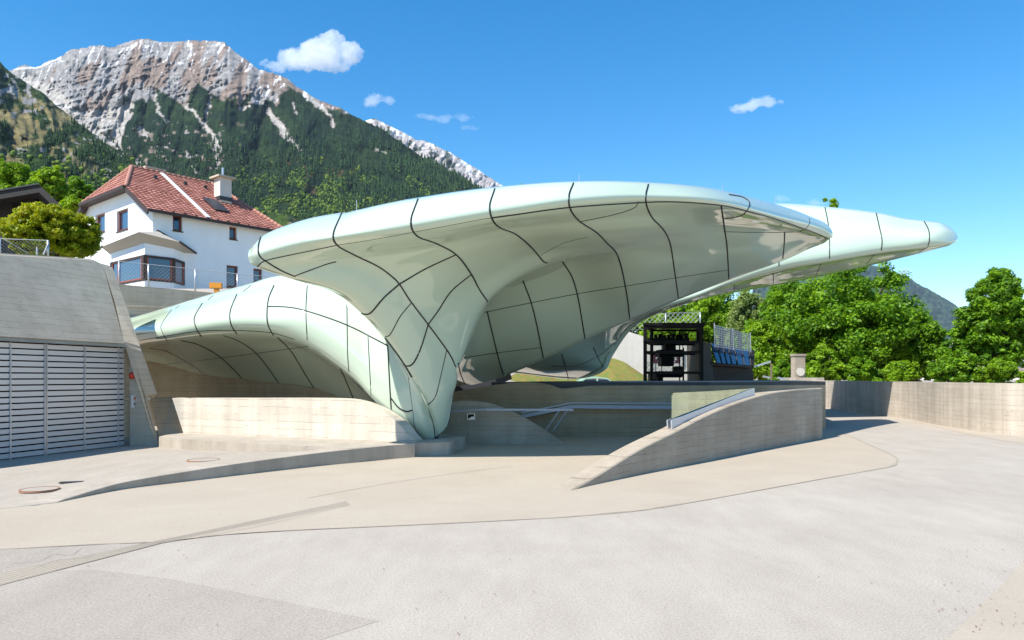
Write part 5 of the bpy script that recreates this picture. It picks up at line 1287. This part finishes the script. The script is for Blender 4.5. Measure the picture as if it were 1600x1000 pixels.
def col_main(X, Y, T):
    w1 = (fbm(X*.06, Y*.06, 5, 4)-.5); fl = np.interp(X+w1*26, [p[0] for p in fy], [p[1] for p in fy])
    forest = sm(Y-fl+w1*22, -2, 3)
    forest *= 1-sm(-gull_d(X, Y)+.8+(fbm(X*.3, Y*.3, 3, 6)-.5)*7, -1.2, 1.0)
    patch = sm(fbm(X*.11, Y*.16, 5, 44), .665, .70)*sm(Y, 185, 200)*(1-sm(Y, 262, 285))*(1-sm(X, 310, 420)); forest *= 1-patch*.9
    n1 = fbm(X*.05, Y*.05, 5, 12); n2 = fbm(X*.35, Y*.35, 4, 15)
    rock = lerp3((.21,.205,.21), (.44,.415,.39), np.clip(n2*1.3-.1, 0, 1))
    brown = lerp3((.20,.15,.125), (.37,.29,.24), n2)
    u = X+.4*(Y-60); bsel = sm(fbm(u*.05, Y*.018, 4, 19)+.12*sm(X, 180, 300)-.16*sm(150-X, 0, 100)+.0022*(Y-110), .545, .64)
    rk = lerp3(rock, brown, bsel)
    scree = np.clip(sm(-gull_d(X, Y)+1, -2, 2), 0, 1); rk = lerp3(rk, (.50,.465,.42), scree*.95)
    rdy = Y-np.interp(X, [p[0] for p in ridge], [p[1] for p in ridge])
    sn = fbm(u*.10, Y*.035, 5, 23, True); snow = sm(sn-.0022*rdy, .772, .80)*(1-sm(Y, 160, 200)); snow = np.maximum(snow, sm(-polydist(X, Y, [(22,108,1),(60,105,1.5),(95,90,1)]), -1, 1))
    snow = np.maximum(snow, sm(-polydist(X, Y, [(60,150,3),(80,160,2),(110,168,1)])+(n2-.5)*4, -1, 1))
    rk = lerp3(rk, (.85,.86,.9), snow)
    g1 = lerp3((.008,.023,.009), (.027,.052,.018), sm(n1*.6+n2*.4, .36, .62))
    dark = sm(fbm(X*.035, Y*.05, 5, 55)+.0012*(Y-220), .49, .60); g1 = lerp3(g1, (.010,.026,.014), dark*.75)
    lime = sm(fbm(X*.045, Y*.06, 6, 66)+.16*np.exp(-((X-480)/60)**2-((Y-305)/28)**2)+.0018*(Y-290)-.0006*np.abs(X-520), .56, .66)*sm(Y, 232, 270)
    g1 = lerp3(g1, lerp3((.07,.12,.015), (.17,.24,.03), n2), lime)
    brn = sm(fbm(X*.06, Y*.06, 4, 88)-.004*np.hypot((X-480), (Y-275)*2), .42, .5); g1 = lerp3(g1, (.14,.10,.04), brn*.7)
    return lerp3(rk, g1, forest)
mainm, mg_ = mountain('mountain', ridge, -420, 960, 1100, 430, 1500, [(-400,3600),(300,3900),(700,2900),(960,2300)], 420, MM, rel_main, col_main, 1, jag=6)
# second snowy range
ridge2 = [(500,210),(560,196),(575,187),(585,184),(600,192),(625,203),(650,218),(672,222),(700,237),(725,252),(750,268),(783,288),(830,320),(900,360)]
def rel2(X, Y, T): u = X+.5*Y; return .05*fbm(u*.03, Y*.02, 4, 5, True)+.03*fbm(u*.1, Y*.07, 5, 9, True)-.03
def col2(X, Y, T):
    n2 = fbm(X*.3, Y*.3, 5, 91); rk = lerp3((.33,.29,.28), (.56,.52,.50), n2); rdy = Y-np.interp(X, [p[0] for p in ridge2], [p[1] for p in ridge2])
    sn = sm(fbm((X+Y*.3)*.09, Y*.06, 5, 62, True)-.012*rdy+.05*np.exp(-((X-690)/30)**2), .66, .70); rk = lerp3(rk, (.86,.87,.92), sn)
    g = sm(fbm(X*.12, Y*.12, 4, 71)+.004*(rdy-18), .60, .64); return lerp3(rk, (.03,.055,.03), g*.9)
mountain('far_mountain', ridge2, 480, 920, 420, 120, 4300, [(480,5600),(920,5200)], 400, MM, rel2, col2, 2, jag=3)
# near wooded hillside on the left
ridge3 = [(-600,-80),(-200,40),(-60,78),(0,98),(25,118),(60,140),(110,182),(150,212),(200,245),(240,275),(300,303),(400,330),(500,345),(620,360)]
def rel3(X, Y, T): u = X-.3*Y; return (.16*fbm(u*.02, Y*.012, 4, 14, True)+.05*fbm(u*.07, Y*.05, 5, 18, True)-.10)
def col3(X, Y, T):
    n1 = fbm(X*.05, Y*.05, 5, 101); n2 = fbm(X*.3, Y*.3, 4, 104)
    g = lerp3((.012,.032,.010), (.05,.09,.025), sm(n1*.5+n2*.5, .38, .6))
    mead = sm(fbm(X*.035, Y*.055, 5, 107)+.25*np.exp(-((X-5)/75)**2-((Y-200)/60)**2), .60, .66)*sm(Y, 140, 160)
    g = lerp3(g, lerp3((.20,.17,.06), (.36,.31,.16), n2), mead)
    rk = sm(fbm(X*.09, Y*.12, 5, 111)+.22*np.exp(-((X-22)/22)**2-((Y-145)/16)**2)+.12*np.exp(-((X-45)/20)**2-((Y-165)/12)**2), .68, .72); g = lerp3(g, lerp3((.3,.29,.29), (.55,.53,.51), n2), rk)
    lime = sm(n1, .5, .62)*sm(Y, 245, 275); return lerp3(g, lerp3((.06,.11,.015), (.14,.20,.03), n2), lime*.8)
hill, hg = mountain('hillside', ridge3, -700, 640, 620, 260, 85, [(-700,2200),(200,1700),(640,1200)], 470, MM, rel3, col3, 3, jag=5)
# far mountain on the right, some blue haze painted into its colour
ridge4 = [(1200,420),(1300,412),(1360,412),(1411,430),(1430,440),(1450,452),(1470,462),(1490,474),(1510,492),(1560,520),(1650,548),(1800,570)]
def col4(X, Y, T): n2 = fbm(X*.3, Y*.3, 5, 121); return lerp3((.012,.035,.03), (.05,.085,.05), sm(n2, .3, .7))
mountain('distant_mountain', ridge4, 1180, 1820, 300, 80, 6500, [(1180,9000),(1820,9000)], 585, MM, lambda X, Y, T: .08*fbm(X*.03+Y*.01, Y*.03, 5, 131, True)-.04, col4, 4, jag=3)

# conifers and broadleaves on the lower slopes: uncountable wood, one object each
def wood(name, grid, n, ymin, keep, hpx, seed, kind, m):
    XX, YY, TT, D2 = grid; r = np.random.default_rng(seed); nx, nt = XX.shape
    i = r.integers(0, nx-1, n*4); j = r.integers(0, nt-1, n*4); X, Y, D = XX[i, j], YY[i, j], D2[i, j]
    k = keep(X, Y)*np.ones(len(X)) > r.random(len(X)); X, Y, D = X[k][:n], Y[k][:n], D[k][:n]; n = len(X)
    bx, bz = (X-HX)/F*D, EYE+(HY-Y)/F*D
    h = hpx/F*D.clip(0, 3200)*(.6+.8*r.random(n)); h = np.clip(h, 5, 30)
    base = np.stack([bx, D-.3*h, bz], -1); vs = []; fs = []
    if kind == 'cone':
        S = 6; ang = np.arange(S)*2*math.pi/S
        ring = lambda z, rr: base[:, None, :]+np.stack([np.cos(ang)[None]*rr[:, None]*np.ones((n, S)), np.sin(ang)[None]*rr[:, None], z[:, None]*np.ones((n, S))], -1)
        rr = h*.17*(.8+.4*r.random(n)); apex = base+np.stack([0*h, 0*h, h], -1); mid = base+np.stack([0*h, 0*h, h*.62], -1)
        V = np.concatenate([ring(h*.02, rr), mid[:, None], ring(h*.42, rr*.68), apex[:, None]], 1)  # 14 verts
        loc = [(q, (q+1) % S, 6) for q in range(S)]+[(7+q, 7+(q+1) % S, 13) for q in range(S)]; nv = 14
    else:
        ico = bmesh.new(); bmesh.ops.create_icosphere(ico, subdivisions=1, radius=1); iv = np.array([v.co[:] for v in ico.verts]); loc = [tuple(v.index for v in f.verts) for f in ico.faces]; ico.free(); nv = len(iv)
        jit = 1+.35*(r.random((n, nv))-.5); V = base[:, None, :]+iv[None]*jit[..., None]*(h*.42)[:, None, None]+np.stack([0*h, 0*h, h*.4], -1)[:, None, :]
    loc = np.array(loc); Fc = (loc[None]+(np.arange(n)*nv)[:, None, None]).reshape(-1, 3); V = V.reshape(-1, 3); me = bpy.data.meshes.new(name)
    me.vertices.add(len(V)); me.vertices.foreach_set('co', V.astype(np.float32).ravel()); nf = len(Fc); me.loops.add(3*nf); me.polygons.add(nf)
    me.loops.foreach_set('vertex_index', Fc.astype(np.int32).ravel()); me.polygons.foreach_set('loop_start', np.arange(0, 3*nf, 3, dtype=np.int32)); me.update(calc_edges=True)
    at = me.attributes.new('rnd', 'FLOAT', 'FACE'); at.data.foreach_set('value', np.repeat(np.clip(.5+.25*r.normal(size=n), 0, 1), len(loc)).astype(np.float32))
    me.materials.append(m); o = bpy.data.objects.new(name, me); C.objects.link(o); tag(o, kind='stuff'); return o
def woodmat(name, c1, c2, c3):
    m = mat(name, rough=.9, spec=.1); t = NT(m); a = t.attr('rnd'); t.base(t.ramp(a.outputs['Fac'], [(.15, c1), (.5, c2), (.85, c3)])); return m
MC = woodmat('conifer needles', (.008,.022,.010), (.018,.042,.016), (.035,.070,.022)); MBr = woodmat('spring foliage', (.035,.07,.012), (.08,.13,.018), (.15,.20,.03))
gx = lambda X, Y, cx, cy, sx, sy: np.exp(-((X-cx)/sx)**2-((Y-cy)/sy)**2)
wood('conifer_forest', mg_, 26000, 0, lambda X, Y: sm(Y, 195, 265)*(.12+.9*sm(fbm(X*.035, Y*.05, 5, 55)+.0012*(Y-220), .44, .56))*(1-.85*gx(X,Y,490,300,50,25)), 8.5, 1, 'cone', MC)
wood('broadleaf_forest', mg_, 16000, 0, lambda X, Y: sm(Y, 238, 285)*sm(fbm(X*.045, Y*.06, 6, 66)+.16*gx(X,Y,480,305,60,28)+.0018*(Y-290)-.0006*np.abs(X-520), .50, .62), 4.6, 2, 'ball', MBr)
wood('hillside_conifers', hg, 9000, 0, lambda X, Y: sm(Y, 150, 200)*(.15+.85*sm(fbm(X*.05, Y*.06, 5, 101), .42, .56))*(1-sm(fbm(X*.035, Y*.055, 5, 107)+.25*gx(X,Y,5,200,75,60), .58, .64))*(X < 420)*(X > -120)*(Y < 330), 10, 3, 'cone', MC)
wood('hillside_broadleaves', hg, 2500, 0, lambda X, Y: sm(Y, 235, 275)*(Y < 340)*(X < 420)*(X > -120)*sm(fbm(X*.05, Y*.05, 5, 101), .44, .6), 9, 4, 'ball', MBr)
# town seen between the trees on the right
r_ = random.Random(4)
for i in range(26):
    x = r_.uniform(1415, 1620); D = r_.uniform(420, 900); y = 590-((D-420)/480)*60-r_.uniform(-8, 6)
    c = P(x, y, D); w_ = r_.uniform(9, 16); h_ = r_.uniform(6, 11); a = r_.uniform(0, 3); ux = Vector((math.cos(a), math.sin(a), 0)); uy = Vector((-ux.y, ux.x, 0))
    h = empty('town_house', (c.x, c.y, c.z-h_), 'small pale town house with pitched roof far off between the trees on the right', 'house', 'far town houses seen between the trees')
    o = c-Z1*h_; mb = MB(); mb.box(o-ux*w_/2-uy*4.5-Z1*40, ux, uy, Z1, w_, 9, h_+40); mb.build('wall', M['wall_white'], h)
    e = [o-ux*(w_/2+.5)-uy*5+Z1*h_, o+ux*(w_/2+.5)-uy*5+Z1*h_, o+ux*(w_/2+.5)+uy*5+Z1*h_, o-ux*(w_/2+.5)+uy*5+Z1*h_]; ra_, rb_ = o-ux*(w_/2+.5)+Z1*(h_+3), o+ux*(w_/2+.5)+Z1*(h_+3)
    MB().add(e+[ra_, rb_], [(0,1,5,4),(2,3,4,5),(0,4,3),(1,2,5),(3,2,1,0)]).build('roof', M['townroof'], h)
# ---------------------------------------------------------------- clouds
def cloud(blobs, D, label, seed, dens_, thick=.5):
    """blobs: (px, py, rx, ry) ellipses in the photo; a lumpy closed body of vapour far away"""
    c0 = P(np.mean([b[0] for b in blobs]), np.mean([b[1] for b in blobs]), D)
    bm = bmesh.new()
    for x, y, rx, ry in blobs:
        c = P(x, y, D)-c0; s = D/F; bmesh.ops.create_icosphere(bm, subdivisions=3, radius=1)
        vs = bm.verts[-642:] if False else [v for v in bm.verts if not v.tag]
        for v in vs: v.co = Vector((v.co.x*rx*s, v.co.y*(rx+ry)*.5*s*thick*2*.6, v.co.z*ry*s))+c; v.tag = True
    me = bpy.data.meshes.new('cloud'); bm.to_mesh(me); bm.free(); o = bpy.data.objects.new('cloud', me); C.objects.link(o); o.location = c0
    tag(o, label, 'cloud', 'small white clouds in the sky')
    md = o.modifiers.new('r', 'REMESH'); md.mode = 'VOXEL'; md.voxel_size = 1.6*D/F
    tx = bpy.data.textures.new('c%d' % seed, 'CLOUDS'); tx.noise_scale = 14*D/F; tx.noise_depth = 5; dm = o.modifiers.new('d', 'DISPLACE'); dm.texture = tx; dm.strength = 17*D/F; dm.mid_level = .57
    tx = bpy.data.textures.new('e%d' % seed, 'CLOUDS'); tx.noise_scale = 4*D/F; tx.noise_depth = 4; dm = o.modifiers.new('d2', 'DISPLACE'); dm.texture = tx; dm.strength = 6.5*D/F; dm.mid_level = .5
    m = bpy.data.materials.new('cloud vapour %d' % seed); m.use_nodes = True; nt = m.node_tree; nt.nodes.clear(); out = nt.nodes.new('ShaderNodeOutputMaterial')
    pv = nt.nodes.new('ShaderNodeVolumePrincipled'); pv.inputs['Color'].default_value = (.99,.99,1,1); pv.inputs['Density'].default_value = dens_; pv.inputs['Anisotropy'].default_value = .0
    nt.links.new(pv.outputs[0], out.inputs['Volume']); me.materials.append(m); return o
cloud([(432,104,20,8),(415,98,9,6),(460,92,28,18),(500,85,40,25),(520,62,22,16),(545,82,24,20),(480,100,40,12),(518,104,30,9)], 7000, 'largest bright white puffy cloud right of the rocky summit', 1, .0075)
cloud([(585,155,18,10),(605,157,16,6),(577,158,10,7)], 7500, 'small white cloud above the slope between the two peaks', 2, .0045)
cloud([(660,182,16,4),(690,184,30,5.5),(722,184,20,5),(735,199,18,4)], 8000, 'thin flat wispy cloud above the far snowy range', 3, .002)
cloud([(1150,170,20,4.5),(1190,160,26,8),(1172,166,24,6),(1212,160,14,5)], 7500, 'small low white cloud alone in the sky above the front canopy tip', 4, .006)
cloud([(1225,310,14,7),(1275,318,22,5)], 9000, 'faint cloud just above the rear canopy roof', 5, .002)
cloud([(1418,423,14,5)], 15000, 'faint small cloud above the distant blue mountain', 6, .003)

# fallen leaves and grit
r_ = np.random.default_rng(8); n_ = 170; px_ = np.concatenate([r_.uniform(1450, 1640, 60), r_.uniform(-20, 1640, 110)]); py_ = np.concatenate([r_.uniform(850, 990, 60), r_.uniform(735, 990, 110)])
mb = MB()
for x_, y_ in zip(px_, py_):
    g_ = G(x_, y_, .012); a_ = r_.uniform(0, 6.28); s_ = r_.uniform(.005, .013); u_ = Vector((math.cos(a_), math.sin(a_), .15))*s_; v_ = Vector((-math.sin(a_), math.cos(a_), .1))*s_*.6
    mb.add([g_-u_, g_-v_, g_+u_, g_+v_], [(0,1,2,3)])
o = mb.build('leaf_litter', mat('dry leaf', (.22,.10,.045), .8), fixn=False); tag(o, kind='stuff')
# ================================================================ HAZE
HZ = bpy.data.materials.new('thin air'); HZ.use_nodes = True; nt = HZ.node_tree; nt.nodes.clear(); out = nt.nodes.new('ShaderNodeOutputMaterial')
pv = nt.nodes.new('ShaderNodeVolumePrincipled'); pv.inputs['Color'].default_value = (.62,.78,1,1); pv.inputs['Density'].default_value = 1.5e-5; nt.links.new(pv.outputs[0], out.inputs['Volume'])
zt2 = max((o.matrix_world @ Vector(c)).z for o in bpy.data.objects if o.name.startswith(('mountain','distant','far_m','hillside')) and o.type == 'MESH' for c in o.bound_box)+25
mb = MB(); mb.hexa([(-15000,-250,-12),(15000,-250,-12),(15000,12900,-12),(-15000,12900,-12),(-15000,-250,zt2),(15000,-250,zt2),(15000,12900,zt2),(-15000,12900,zt2)])
o = mb.build('haze', HZ); tag(o, kind='stuff')
